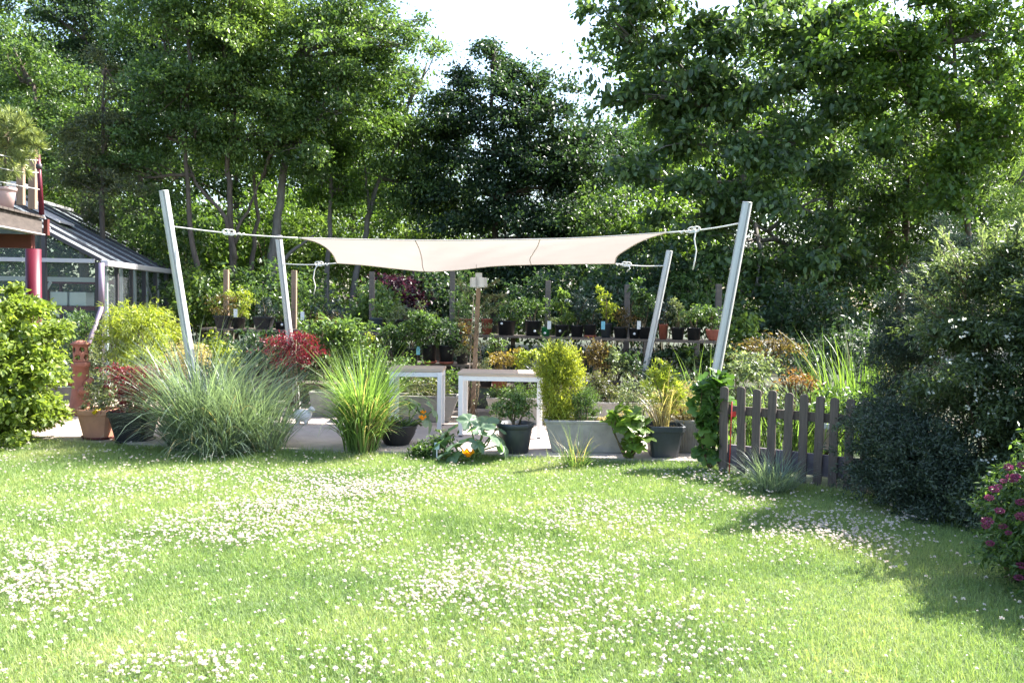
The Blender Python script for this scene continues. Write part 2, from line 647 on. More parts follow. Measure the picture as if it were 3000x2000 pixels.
def lawn_mat(name, blades):
    m, n, l = new_mat(name)
    out = n.new('ShaderNodeOutputMaterial')
    tc = n.new('ShaderNodeTexCoord')
    big = n.new('ShaderNodeTexNoise')
    big.inputs['Scale'].default_value = .9
    big.inputs['Detail'].default_value = 5
    big.inputs['Roughness'].default_value = .6
    l.new(tc.outputs['Object'], big.inputs[0])
    r1 = n.new('ShaderNodeValToRGB')
    e = r1.color_ramp.elements
    e[0].position, e[1].position = .32, .68
    e[0].color = (.15, .225, .085, 1)
    e[1].color = (.38, .405, .2, 1)
    q = e.new(.5)
    q.color = (.255, .325, .13, 1)
    l.new(big.outputs[0], r1.inputs[0])
    pb = n.new('ShaderNodeBsdfPrincipled')
    pb.inputs['Roughness'].default_value = .5
    pb.inputs['Specular IOR Level'].default_value = .3
    if not blades:
        mul = n.new('ShaderNodeMixRGB')
        mul.blend_type = 'MULTIPLY'
        mul.inputs[0].default_value = 1
        mul.inputs[2].default_value = (.36, .4, .34, 1)
        l.new(r1.outputs[0], mul.inputs[1])
        l.new(mul.outputs[0], pb.inputs['Base Color'])
        l.new(pb.outputs[0], out.inputs[0])
        return m
    geo = n.new('ShaderNodeNewGeometry')
    r2 = n.new('ShaderNodeValToRGB')
    e = r2.color_ramp.elements
    e[0].color = (.6, .7, .6, 1)
    e[1].color = (1.5, 1.4, 1.35, 1)
    q = e.new(.5)
    q.color = (1, 1, 1, 1)
    q = e.new(.92)
    q.color = (1.2, 1.2, 1.1, 1)
    l.new(geo.outputs['Random Per Island'], r2.inputs[0])
    mul = n.new('ShaderNodeMixRGB')
    mul.blend_type = 'MULTIPLY'
    mul.inputs[0].default_value = 1
    l.new(r1.outputs[0], mul.inputs[1])
    l.new(r2.outputs[0], mul.inputs[2])
    l.new(mul.outputs[0], pb.inputs['Base Color'])
    t2 = n.new('ShaderNodeMixRGB')
    t2.blend_type = 'MULTIPLY'
    t2.inputs[0].default_value = 1
    t2.inputs[2].default_value = (1.5, 1.6, .8, 1)
    l.new(mul.outputs[0], t2.inputs[1])
    tr = n.new('ShaderNodeBsdfTranslucent')
    l.new(t2.outputs[0], tr.inputs[0])
    mx = n.new('ShaderNodeMixShader')
    mx.inputs[0].default_value = .35
    l.new(pb.outputs[0], mx.inputs[1])
    l.new(tr.outputs[0], mx.inputs[2])
    l.new(mx.outputs[0], out.inputs[0])
    return m


g = MB().add([(-200, -200, 0), (200, -200, 0), (200, 300, 0), (-200, 300, 0)], [(0, 1, 2, 3)]).build('ground', ground_mat())
tag(g, kind='structure')

EDGE = [(-7.4, 10.3), (-5.5, 9.95), (-4.2, 9.6), (-3, 9.42), (0.35, 9.15), (1.5, 9.02), (2.05, 8.95)]
ex = np.array([p[0] for p in EDGE])
ey = np.array([p[1] for p in EDGE])
fx = np.array([2.05, 2.95, 3.6, 4.6])
fy = np.array([8.6, 7.75, 6.6, 4.5])


def lawn_back(x):
    """where the lawn ends behind"""
    return np.where(x < 2.05, np.interp(x, ex, ey), np.interp(x, fx, fy))


lp = [(-8, -3)] + [(4.9, -3), (4.7, 4.4), (3.6, 6.7), (2.95, 7.9), (2.1, 8.8)] + [(a, b + .05) for a, b in reversed(EDGE)] + [(-8, 10.3)]
o = MB().add([(a, b, .004) for a, b in lp], [tuple(range(len(lp)))]).build('lawn', lawn_mat('lawn_soil', False))
tag(o, kind='structure')

# grass blades
NB = 760000
bx = rng.uniform(-7.4, 4.9, NB * 4)
by = rng.uniform(2.9, 10.2, NB * 4)
keep = (np.abs(bx) < .62 * by + 1.7) & (by < lawn_back(bx) - .02) & (rng.random(len(bx)) < np.clip((6.2 / by), 0, 1) ** 1.0)
bx, by = bx[keep][:NB], by[keep][:NB]
n = len(bx)
patch = .5 + .5 * np.sin(bx * 2.1 + 1.3 * np.sin(by * 1.7)) * np.cos(by * 2.6 + np.sin(bx * 2.3))
hgt = (.022 + .026 * rng.random(n)) * (.75 + .6 * patch)
edge = lawn_back(bx) - by
hgt *= np.where(edge < .35, 1 + 1.1 * rng.random(n) * (1 - edge / .35), 1)
tall = rng.random(n) < .012
hgt[tall] *= 1.8
V, T = blade_arrays(np.stack([bx, by, np.full(n, .003)], 1), rng.uniform(0, 6.283, n), hgt, rng.uniform(.05, .9, n), rng.uniform(.1, 1.1, n), rng.uniform(.002, .0036, n) * np.where(by > 6, 1.35, 1), seg=2)
o = np_mesh('grass_blades', V, T, lawn_mat('lawn_blades', True))
tag(o, kind='stuff', label='short green lawn grass blades covering the foreground', cat='grass')

# clover: leaves and blossoms, denser in drifts
DR = [(870, 1500, 260, 50, 1.0), (1030, 1432, 230, 36, .9), (640, 1545, 230, 50, .8), (1250, 1400, 200, 30, .45), (760, 1395, 350, 22, .4),
      (120, 1700, 190, 110, .95), (300, 1620, 160, 40, .5), (540, 1950, 260, 60, .6), (1500, 1690, 360, 90, .7), (1350, 1720, 220, 90, .75), (1750, 1520, 260, 60, .4),
      (1750, 1650, 250, 90, .35), (1700, 1830, 420, 130, .36), (2440, 1570, 230, 75, .55), (2150, 1470, 160, 40, .3), (420, 1430, 300, 40, .33),
      (1150, 1930, 350, 80, .3), (250, 1500, 220, 60, .25), (2050, 1400, 140, 25, .25), (1000, 1590, 200, 40, .4), (60, 1850, 160, 100, .2), (1950, 1900, 350, 100, .25)]


def drift(x, y):
    px, py = unproject(x, y, 0.04)
    q = np.full(len(x), .04)
    for a, b, c, d, k in DR:
        q = np.maximum(q, k * np.exp(-(((px - a) / c) ** 2 + ((py - b) / d) ** 2) * 1.1))
    lump = .5 + .5 * np.sin(x * 7 + 2 * np.sin(y * 5)) * np.cos(y * 8 + 1.5 * np.sin(x * 6))
    q = q * (.45 + .75 * lump)
    q = np.where(px > 2350, q * np.where(py < 1560 + (px - 2350) * .45, 1, .12), q)
    return q


m_ = 150000
cx = rng.uniform(-6.5, 4.4, m_)
cy = rng.uniform(3.2, 9.6, m_)
pr = drift(cx, cy)
ok = (np.abs(cx) < .62 * cy + .8) & (cy < lawn_back(cx) - .04) & (rng.random(m_) < pr * .95)
cx, cy = cx[ok], cy[ok]
# each blossom is a ragged globe of small florets
k = len(cx)
NFL = 30
ro = .0097 * rng.uniform(.45, 1.35, k)
hz = rng.uniform(.03, .075, k)
dd = rnd_dir(k * NFL).reshape(k, NFL, 3)
dd[..., 2] = np.abs(dd[..., 2]) * 1.1 - .35
dd = unit(dd)
cen = np.stack([cx, cy, hz], 1)[:, None] + dd * (ro * .25)[:, None, None]
fl_fwd = unit(dd + np.array([0, 0, .35]) + rng.normal(size=dd.shape) * .22)
rr2 = np.repeat(ro, NFL) * rng.uniform(.6, 1.05, k * NFL)
BV, BT = leaf_arrays(cen.reshape(-1, 3), fl_fwd.reshape(-1, 3), rnd_dir(k * NFL), rr2, rr2 * .62)


def clover_mat():
    m, n, l = new_mat('clover_blossom')
    out = n.new('ShaderNodeOutputMaterial')
    geo = n.new('ShaderNodeNewGeometry')
    r = n.new('ShaderNodeValToRGB')
    e = r.color_ramp.elements
    e[0].color = (.5, .35, .26, 1)
    e[1].color = (.84, .79, .73, 1)
    q = e.new(.22)
    q.color = (.76, .67, .62, 1)
    l.new(geo.outputs['Random Per Island'], r.inputs[0])
    pb = n.new('ShaderNodeBsdfPrincipled')
    pb.inputs['Roughness'].default_value = .8
    l.new(r.outputs[0], pb.inputs['Base Color'])
    tr = n.new('ShaderNodeBsdfTranslucent')
    l.new(r.outputs[0], tr.inputs[0])
    mx = n.new('ShaderNodeMixShader')
    mx.inputs[0].default_value = .35
    l.new(pb.outputs[0], mx.inputs[1])
    l.new(tr.outputs[0], mx.inputs[2])
    l.new(mx.outputs[0], out.inputs[0])
    return m


o = np_mesh('clover_blossoms', BV, BT, clover_mat())
tag(o, kind='stuff', label='drifts of small white clover blossoms in the lawn', cat='clover flowers')
# trifoliate leaves under and between the blossoms
m_ = 150000
lx = rng.uniform(-6.5, 4.4, m_)
ly = rng.uniform(3.2, 9.6, m_)
ok = (np.abs(lx) < .62 * ly + .8) & (ly < lawn_back(lx) - .04) & (rng.random(m_) < .1 + drift(lx, ly) * .6)
lx, ly = lx[ok], ly[ok]
k = len(lx)
c = np.repeat(np.stack([lx, ly, rng.uniform(.018, .042, k)], 1), 3, 0)
a = np.repeat(rng.uniform(0, 6.28, k), 3) + np.tile([0, 2.094, 4.189], k)
fw = np.stack([np.cos(a), np.sin(a), np.full(3 * k, .1)], 1)
nr = unit(np.array([0, 0, 1]) + rng.normal(size=(3 * k, 3)) * .3)
V, T = leaf_arrays(c, unit(fw), nr, .011, .01)
M['clover_leaf'] = leaf_mat('clover_leaf', (.12, .23, .05), trans=.35)
o = np_mesh('clover_leaves', V, T, M['clover_leaf'])
tag(o, kind='stuff', label='low clover leaves growing between the grass', cat='clover leaves')

# terrace: a low concrete slab with a gravel path at its left
tp = EDGE[2:] + [(2.35, 9.4), (2.6, 12.4), (-4.6, 14.0)]
mb = MB()
k = len(tp)
mb.add([(a, b, 0.0) for a, b in tp] + [(a, b, TZ) for a, b in tp], [tuple(range(k, 2 * k))] + [(i, (i + 1) % k, k + (i + 1) % k, k + i) for i in range(k)])
M['terrace'] = solid('terrace', (.5, .43, .38), .9, noise=.18, scale=5, bump=.15, c2=(.38, .32, .285), detail=10)
o = mb.build('terrace', M['terrace'])
tag(o, kind='structure')
pp = [(-7.4, 10.3), (-5.5, 9.95), (-4.2, 9.6), (-4.6, 14.0), (-7.6, 14.0)]
o = MB().add([(a, b, .02) for a, b in pp], [tuple(range(5))]).build('gravel_path', M['gravel'])
tag(o, kind='structure')

# ================================================================== shade sail, poles, ropes
def pole(top, foot, r, label):
    """aluminium sail pole with four keder grooves along it"""
    top, foot = Vector(top), Vector(foot)
    root = thing('sail_pole', foot, label, 'sail pole', 'leaning poles of the shade sail')
    d = (top - foot).normalized()
    a = Vector((1, 0, 0))
    a = (a - d * a.dot(d)).normalized()
    b = d.cross(a)
    prof = []
    n = 48
    for i in range(n):
        t = 2 * math.pi * i / n + .2
        q = r
        ph = (i % 12)
        if ph in (0, 1):
            q = r * .66
        prof.append((a * math.cos(t) + b * math.sin(t)) * q)
    vs = [foot + p for p in prof] + [top + p for p in prof]
    fs = [(i, (i + 1) % n, n + (i + 1) % n, n + i) for i in range(n)]
    mb = MB().add(vs, fs)
    mb.build('pole_tube', M['alu'], root)
    mb = MB()
    mb.tube([top, top + d * .012], [r * 1.02, r * .98], 24)
    mb.build('end_cap', M['alu'], root)
    return root, d


def lerp(a, b, t):
    return a + (b - a) * t


fl_top, fl_foot = P(480, 562, 9.9), gp(597, 9.9, 0)
fr_top, fr_foot = P(2189, 596, 9.6), gp(2062, 9.6, 0)
bl_top, bl_foot = P(817, 702, 12.8), gp(872, 12.8, TZ)
br_top, br_foot = P(1961, 737, 12.6), gp(1868, 12.6, TZ)
p1, _ = pole(fl_top, fl_foot, .05, 'thick aluminium sail pole rising from the big silvery grass, leaning left')
p2, _ = pole(fr_top, fr_foot, .052, 'thick aluminium sail pole leaning right beside the picket fence and vine')
p3, _ = pole(bl_top, bl_foot, .05, 'thinner pale sail pole behind the red maple, its dark capped top under the rope')
p4, _ = pole(br_top, br_foot, .046, 'thin bluish sail pole in front of the plant shelf, leaning right')
MB().lathe(bl_top + Vector((0, 0, .005)), [(.052, 0), (.052, .05), (.03, .06)], 20).build('dark_cap', M['alu_dark'], p3)


def on_pole(top, foot, y):
    """the point on a pole whose picture row is y"""
    lo, hi = 0.0, 1.0
    for _ in range(30):
        m = (lo + hi) / 2
        q = lerp(top, foot, m)
        if unproject(q.x, q.y, q.z)[1] < y:
            lo = m
        else:
            hi = m
    return lerp(top, foot, lo)


def curve(pts, n):
    pts = np.array(pts, float)
    d = np.concatenate([[0], np.cumsum(np.linalg.norm(np.diff(pts[:, :2], axis=0), axis=1))])
    d /= d[-1]
    t = np.linspace(0, 1, n)
    # smooth interpolation (Catmull-Rom through the points)
    out = np.zeros((n, pts.shape[1]))
    for k in range(pts.shape[1]):
        y = pts[:, k]
        m = np.gradient(y, d)
        i = np.clip(np.searchsorted(d, t, 'right') - 1, 0, len(d) - 2)
        h = d[i + 1] - d[i]
        s = (t - d[i]) / h
        out[:, k] = (2 * s**3 - 3 * s**2 + 1) * y[i] + (s**3 - 2 * s**2 + s) * h * m[i] + (-2 * s**3 + 3 * s**2) * y[i + 1] + (s**3 - s**2) * h * m[i + 1]
    return out


NU, NV = 61, 21
fe = curve([(872, 697, 10.25), (960, 699, 10.4), (1100, 702, 10.5), (1280, 704, 10.5), (1500, 702, 10.4), (1700, 697, 10.25), (1840, 689, 10.1), (1955, 681, 9.95)], NU)
be = curve([(987, 771, 12.45), (1060, 776, 12.3), (1160, 787, 12.2), (1250, 795, 12.15), (1340, 791, 12.15), (1440, 780, 12.15), (1560, 775, 12.2), (1700, 773, 12.3), (1802, 772, 12.4)], NU)
le = curve([(872, 697, 10.25), (925, 709, 10.7), (957, 727, 11.3), (976, 748, 11.9), (987, 771, 12.45)], NV)
re_ = curve([(1955, 681, 9.95), (1885, 704, 10.5), (1836, 731, 11.2), (1806, 755, 11.9), (1802, 772, 12.4)], NV)
tow = lambda A: np.array([P(*q) for q in A])
fe, be, le, re_ = tow(fe), tow(be), tow(le), tow(re_)
uu = np.linspace(0, 1, NU)[None, :, None]
vv = np.linspace(0, 1, NV)[:, None, None]
S = (1 - vv) * fe[None] + vv * be[None] + (1 - uu) * le[:, None] + uu * re_[:, None]
S -= (1 - uu) * (1 - vv) * fe[0] + uu * (1 - vv) * fe[-1] + (1 - uu) * vv * be[0] + uu * vv * be[-1]
sag = np.sin(np.pi * uu[..., 0]) * np.sin(np.pi * vv[..., 0])
S[..., 2] += -.05 * sag + .006 * np.sin(uu[..., 0] * 40 + vv[..., 0] * 9) * sag
S[..., 2] += .004 * np.sin(vv[..., 0] * 46 + uu[..., 0] * 5) * sag


def sail_mat():
    m, n, l = new_mat('sail_cloth')
    out = n.new('ShaderNodeOutputMaterial')
    pb = n.new('ShaderNodeBsdfPrincipled')
    pb.inputs['Roughness'].default_value = .85
    tc = n.new('ShaderNodeTexCoord')
    wv = n.new('ShaderNodeTexNoise')
    wv.inputs['Scale'].default_value = 3
    l.new(tc.outputs['Object'], wv.inputs[0])
    r = n.new('ShaderNodeValToRGB')
    r.color_ramp.elements[0].color = (.245, .217, .195, 1)
    r.color_ramp.elements[1].color = (.275, .246, .222, 1)
    l.new(wv.outputs[0], r.inputs[0])
    l.new(r.outputs[0], pb.inputs['Base Color'])
    tr = n.new('ShaderNodeBsdfTranslucent')
    l.new(r.outputs[0], tr.inputs[0])
    mx = n.new('ShaderNodeMixShader')
    mx.inputs[0].default_value = .62
    l.new(pb.outputs[0], mx.inputs[1])
    l.new(tr.outputs[0], mx.inputs[2])
    l.new(mx.outputs[0], out.inputs[0])
    return m


sail = thing('shade_sail', Vector(S[NV // 2, NU // 2]), 'cream fabric shade sail stretched between four leaning poles', 'shade sail')
idx = np.arange(NU * NV).reshape(NV, NU)
q = np.stack([idx[:-1, :-1], idx[:-1, 1:], idx[1:, 1:], idx[1:, :-1]], -1).reshape(-1, 4)
T = np.concatenate([q[:, [0, 1, 2]], q[:, [0, 2, 3]]])
np_mesh('canopy', S.reshape(-1, 3), T, sail_mat(), sail, smooth=True)
M['seam'] = solid('seam', (.42, .38, .34), .8)
mb = MB()
loop = [S[0, i] for i in range(NU)] + [S[j, -1] for j in range(1, NV)] + [S[-1, i] for i in range(NU - 2, -1, -1)] + [S[j, 0] for j in range(NV - 2, 0, -1)]
mb.tube([Vector(p) for p in loop] + [Vector(loop[0])], .007, 5)
mb.build('hem', solid('hem', (.6, .55, .5), .8), sail)
for u0, u1 in ((.318, .315), (.655, .70)):
    mb = MB()
    pts = []
    for j in range(NV):
        t = lerp(u0, u1, j / (NV - 1)) * (NU - 1)
        i = int(t)
        pts.append(Vector(lerp(S[j, i], S[j, i + 1], t - i)) - Vector((0, 0, .003)))
    mb.tube(pts, .005, 5)
    mb.build('seam', M['seam'], sail)


def rope(a, b, knot_t, label, tail=None, loops=2, sag_=.02):
    a, b = Vector(a), Vector(b)
    root = thing('sail_rope', a, label, 'rope', 'ropes tying the sail to its poles')
    mb = MB()
    pts = []
    for i in range(13):
        t = i / 12
        p = a.lerp(b, t) - Vector((0, 0, sag_ * math.sin(math.pi * t)))
        pts.append(p)
    mb.tube(pts, .0085, 6)
    k = a.lerp(b, knot_t) - Vector((0, 0, sag_ * math.sin(math.pi * knot_t)))
    d = (b - a).normalized()
    mb.build('line', M['rope'], root)
    mb = MB()
    for q in range(loops):
        c = k + d * (.05 * q)
        mb.tube([c + d * (.045 * math.cos(t)) + Vector((0, 0, 1)) * (.03 * math.sin(t) + .01) + Vector((0, -.014, 0)) for t in np.linspace(.3, 6.2, 14)], .008, 5)
    mb.tube([k + d * (-.05 + .014 * i) + Vector((0, -.012 * math.cos(i * 1.6), .014 * math.sin(i * 1.6))) for i in range(18)], .009, 5)
    mb.build('knot', M['rope'], root)
    if tail:
        mb = MB()
        pts = [k + Vector((0, -.01, 0))] + [P(x, y, k.y - .02) for x, y in tail]
        mb.tube(pts, .0075, 6)
        mb.build('loose_end', M['rope'], root)
    mb = MB()
    mb.tube([a + Vector((.03 * math.cos(t), -.0, .03 * math.sin(t))) for t in np.linspace(0, 6.28, 12)], .006, 5)
    mb.build('shackle', M['alu_dark'], root)
    return root


rope(on_pole(fl_top, fl_foot, 662), fe[0], .44, 'pale rope from the left front pole to the sail tip, knotted in a bow', loops=2)
rope(on_pole(fr_top, fr_foot, 652), fe[-1], .62, 'pale rope at the right front pole with a long loose end hanging down', tail=[(2034, 700), (2040, 735), (2035, 765), (2030, 790)])
rope(on_pole(bl_top, bl_foot, 772), be[0], .66, 'thin rope at the left back pole with a loose end hanging beneath its knot', tail=[(922, 790), (918, 815), (924, 838), (920, 862)])
rope(on_pole(br_top, br_foot, 778), be[-1], .75, 'short rope between the right back pole and the sail corner', tail=[(1846, 786), (1836, 796)])

# ================================================================== furniture of the terrace
def table(px0, px1, d, y_top, rot, label):
    a = gp(px0, d, TZ)
    b = gp(px1, d, TZ)
    L = (b - a).length
    c = (a + b) / 2
    R = Matrix.Rotation(rot, 3, 'Z')
    D = .56
    h = .755
    root = thing('garden_table', c + R @ Vector((0, D / 2, 0)), label, 'table', 'white legged tables on the terrace')

    def at(x, y, z):
        return c + R @ Vector((x, y, z))

    lw = .055
    for sx in (-1, 1):
        for sy in (0, 1):
            mb = MB()
            mb.box(at(sx * (L / 2 - .03), .03 + sy * (D - .06), (h - .035) / 2 + .012), (lw, lw, h - .035 - .024), rot)
            lg = mb.build('leg', M['white_paint'], root, bevel=.004)
            mb = MB()
            mb.box(at(sx * (L / 2 - .03), .03 + sy * (D - .06), .006), (.04, .04, .012), rot)
            mb.build('foot', M['alu_dark'], lg)
    mb = MB()
    for sy in (0, 1):
        mb.box(at(0, .03 + sy * (D - .06), h - .065), (L - .06 - lw - .002, .03, .055), rot)
    for sx in (-1, 1):
        mb.box(at(sx * (L / 2 - .03), D / 2, h - .065), (.03, D - .06 - lw - .002, .055), rot)
    mb.build('apron', M['white_paint'], root)
    mb = MB()
    for i in range(4):
        w_ = D / 4
        mb.box(at(0, w_ * (i + .5), h - .012), (L + .02, w_ - .004, .034), rot)
    mb.build('tabletop', M['table_wood'], root, bevel=.003)
    return root


table(1343, 1590, 10.3, 1107, -math.radians(3), 'wooden topped table with white legs standing behind the round slate pot')
table(1140, 1296, 10.75, 1100, 0, 'wooden topped table with white legs half hidden by the bright green grass')


def trough(px0, px1, yb, d, h, label, mat='concrete', ribs=False, D=.36, name='trough', cat='planter', taper=.09, z=TZ, flare=True, rot=0.0, group=None):
    """long planter whose ends lean outward towards the rim"""
    a, b = gp(px0, d, z), gp(px1, d, z)
    L = (b - a).length
    c = (a + b) / 2
    root = thing(name, c + Vector((0, D / 2, 0)), label, cat, group)
    mb = MB()
    mb.box(c + Vector((0, D / 2, h * .5)), (L, D, h))
    for v in mb.v:          # the body is narrower at its foot
        t = 1 - (v.z - z) / h
        v.x = c.x + (v.x - c.x) * (1 - taper * 2 * t)
        v.y = c.y + D / 2 + (v.y - c.y - D / 2) * (1 - .2 * t)
    mb.f.pop(1)
    mb.smooth.pop(1)
    body = mb.build('body', M[mat], root, bevel=.012)
    mb = MB()
    for s_ in (-1, 1):
        mb.box((c.x + s_ * (L / 2 - .018), c.y + D / 2, z + h - .004), (.044, D + .012, .03))
        mb.box((c.x, c.y + D / 2 + s_ * (D / 2 - .016), z + h - .004), (L - .084, .044, .03))
    mb.build('rim', M[mat], root, bevel=.006)
    mb = MB()
    mb.box((c.x, c.y + D / 2, z + h - .045), (L - .06, D - .06, .03))
    mb.build('soil', M['soil'], root)
    if ribs:
        mb = MB()
        n_ = int(L / .03)
        for i in range(n_):
            x = c.x - L / 2 + (i + .5) * L / n_
            mb.beam((c.x + (x - c.x) * (1 - 2 * taper), c.y + D * .08 - .002, z + .03), (x, c.y - .004, z + h - .03), .012, .012)
        mb.build('ribs', M[mat], root)
    mb = MB()
    for s_ in (-1, 1):
        mb.box((c.x + s_ * L * .36, c.y + D / 2, z + .0), (.07, D * .8, .02))
    return root


t1 = trough(1600, 1862, 1340, 9.32, .335, 'long grey concrete trough in front holding the golden conifer and a green ball', group='concrete troughs on the terrace')
t2 = trough(1985, 2085, 1350, 9.4, .345, 'ribbed grey planter between the square dark pot and the vine', ribs=True, D=.4, group='concrete troughs on the terrace')
t3 = trough(1030, 1345, 1255, 11.5, .335, 'long concrete trough in the shade behind the left table', group='concrete troughs on the terrace')
t4 = trough(1427, 1640, 1255, 11.45, .33, 'long concrete trough behind the right table and the clipped pot shrub', group='concrete troughs on the terrace')
t5 = trough(1740, 1960, 1250, 11.2, .32, 'concrete trough behind the golden conifer and the fig', group='concrete troughs on the terrace')
t6 = trough(905, 1010, 1255, 11.9, .33, 'small concrete trough behind the white animal figure', group='concrete troughs on the terrace')

POTPROF = {
    'round': lambda r, h: [(r * .74, 0), (r * .95, h * .8), (r * .96, h * .84), (r * 1.04, h * .85), (r * 1.05, h * .99), (r * 1.03, h), (r * .93, h), (r * .9, h * .86)],
    'nursery': lambda r, h: [(r * .8, 0), (r * .97, h * .93), (r * 1.03, h * .94), (r * 1.03, h), (r * .95, h), (r * .93, h * .88)],
    'bowl': lambda r, h: [(r * .55, 0), (r * .62, h * .06), (r * .88, h * .5), (r, h * .92), (r * 1.03, h), (r * .94, h), (r * .88, h * .85)],
    'square': lambda r, h: [(r * .68, 0), (r * .93, h * .82), (r * 1.0, h * .83), (r * 1.02, h * .98), (r, h), (r * .92, h), (r * .88, h * .86)],
}


def pot_parts(root, c, r, h, mat, kind='round', saucer=None):
    c = Vector(c)
    z0 = 0
    if saucer:
        MB().lathe(c, [(r * .85, 0), (r * 1.0, .03), (r * .94, .032), (r * .8, .012)], 28).build('saucer', M[saucer], root)
        z0 = .012
    sq = 8 if kind == 'square' else None
    prof = POTPROF[kind](r, h - z0)
    MB().lathe(c + Vector((0, 0, z0)), prof, 32, sq=sq).build('pot', M[mat], root)
    rs = prof[-1][0]
    MB().lathe(c + Vector((0, 0, z0)), [(rs * .99, (h - z0) * .84), (rs * 1.01, (h - z0) * .885)], 24, sq=sq).build('soil', M['soil'], root)
    return c + Vector((0, 0, h * .88))


def potted(label, px, d, z, wpx, hpx, mat, lobes, leaf, n_clump, per, L, W, kind='nursery', style='shrub', tagc=None, tagpos=None, saucer=None, cr_=None, dots=None, name=None, cat='potted plant', group=None, stems=4, **kw):
    c = gp(px, d, z)
    root = thing(name or 'potted_plant', c, label, cat, group)
    r, h = px2m(wpx, d) / 2, px2m(hpx, d)
    top = pot_parts(root, c, r, h, mat, kind, saucer)
    if style == 'grass':
        n_, hh, sp_, wd = lobes
        V, T = grass_tuft(top, n_, hh, sp_, r * .6, wd, **kw)
        np_mesh('foliage', V, T, M['leaf_' + leaf], root)
    else:
        lb = px_lobes([(*q, d) if len(q) == 4 else q for q in lobes])
        cr0 = cr_ or max(.04, min(l_[1][0] for l_ in lb) * .45)
        (V, T), C = clump_leaves(lb, n_clump, per, cr0, L, W, **kw)
        sb = MB()
        for i in range(stems):
            q = C[rng.integers(len(C))]
            limb(sb, top + Vector((random.gauss(0, r * .15), random.gauss(0, r * .15), -.02)), Vector(q), .007 + r * .03, .003, n=4, sides=5)
        sb.build('stem', M['stem'], root)
        np_mesh('foliage', V, T, M['leaf_' + leaf], root)
    if tagc:
        tx, ty = tagpos
        q = P(tx, ty, d - r - .012)
        MB().box(q, (px2m(11, d), .003, px2m(24, d))).build('plant_tag', M[tagc], root)
    if dots:
        q = gp(px + dots[0], d - r * 1.0 - .004, z + px2m(dots[1], d))
        MB().tube([q, q + Vector((0, -.004, 0))], px2m(3.6, d), 10).build('price_sticker', M['tag_white'], root)
    return root


# ================================================================== plant benches and the wire fence behind them
def bench(p0, p1, d0, d1, z, depth, label, legs=4, mat='shelf_wood'):
    a, b = gp(p0, d0, z), gp(p1, d1, z)
    ax = (b - a).normalized()
    back = Vector((-ax.y, ax.x, 0))
    root = thing('plant_bench', gp((p0 + p1) / 2, (d0 + d1) / 2, TZ), label, 'plant bench', 'wooden benches for the potted plants')
    for i in range(3):
        mb = MB()
        o_ = back * (depth / 3 * (i + .5) - depth * .25)
        mb.beam(a + o_ - Vector((0, 0, .02)), b + o_ - Vector((0, 0, .02)), depth / 3 - .012, .035)
        mb.build('board', M[mat], root)
    for i in range(legs):
        t = (i + .5) / legs
        c = a.lerp(b, t)
        for q in (-.2, .6):
            e_ = c + back * depth * q
            MB().beam((e_.x, e_.y, 0), (e_.x, e_.y, z - .04), .07, .07, up=(0, 1, 0)).build('leg', M[mat], root)
    return root


def sd_top(px):
    return 15 + (px - 640) / 1470 * -2.4


SZ = 1.12
bench(600, 1010, sd_top(600), sd_top(1010), SZ, .5, 'left stretch of the upper plant bench with square black pots')
bench(1020, 1415, sd_top(1020), sd_top(1415), SZ - .01, .5, 'middle stretch of the upper plant bench behind the lamp post')
bench(1420, 2120, sd_top(1420), sd_top(2120), SZ, .5, 'long right stretch of the upper plant bench crowded with pots', legs=5)
bench(1130, 1395, 13.2, 12.9, .72, .5, 'middle plant bench with dark pots on terracotta saucers')
bench(1400, 1960, 12.5, 12.0, .46, .5, 'low plant bench behind the golden conifer', legs=4)
bench(640, 1120, 13.2, 13.0, .4, .5, 'low plant bench behind the red maple and the lime grass', legs=3)

wf = thing('wire_fence', gp(1325, 14.6, 0), 'wire fence with square wooden posts behind the plant benches', 'fence')
fpx = [(663, 790, 15.9), (862, 792, 15.5), (1090, 796, 15.0), (1326, 794, 14.7), (1606, 822, 14.2), (1838, 834, 13.9), (2106, 832, 13.5)]
tops = []
for x, y, d in fpx:
    t = P(x, y, d)
    tops.append(t)
    mb = MB().beam((t.x, t.y, 0), t, .085, .085, up=(0, 1, 0))
    mb.build('post', M['post_wood' if x in (663, 862) else 'shelf_wood'], wf, bevel=.006)
mb = MB()
for k in range(9):
    zz = .2 + k * .2
    for a, b in zip(tops[:-1], tops[1:]):
        mb.tube([(a.x, a.y - .05, zz), (b.x, b.y - .05, zz)], .001, 4)
for a, b in zip(tops[:-1], tops[1:]):
    for i in range(9):
        p = a.lerp(b, i / 9)
        mb.tube([(p.x, p.y - .05, .15), (p.x, p.y - .05, 1.85)], .0008, 4)
mb.build('wire_mesh', M['wire'], wf)

# short posts of the low bench
for x, y, d, lab in ((1462, 1088, 12.3, 'short square wooden post with pale top just above the right table'), (1750, 1094, 11.9, 'short square wooden post right of the golden conifer'),
                     (1210, 1092, 12.2, 'short dark post between the two tables at bench height')):
    t = P(x, y, d)
    rt = thing('short_post', (t.x, t.y, TZ), lab, 'post', 'short wooden posts by the low bench')
    MB().beam((t.x, t.y, TZ), t, .075, .075, up=(0, 1, 0)).build('post', M['post_wood'], rt, bevel=.004)
    MB().box(t + Vector((0, 0, .012)), (.085, .085, .02)).build('post_cap', M['table_wood'], rt)

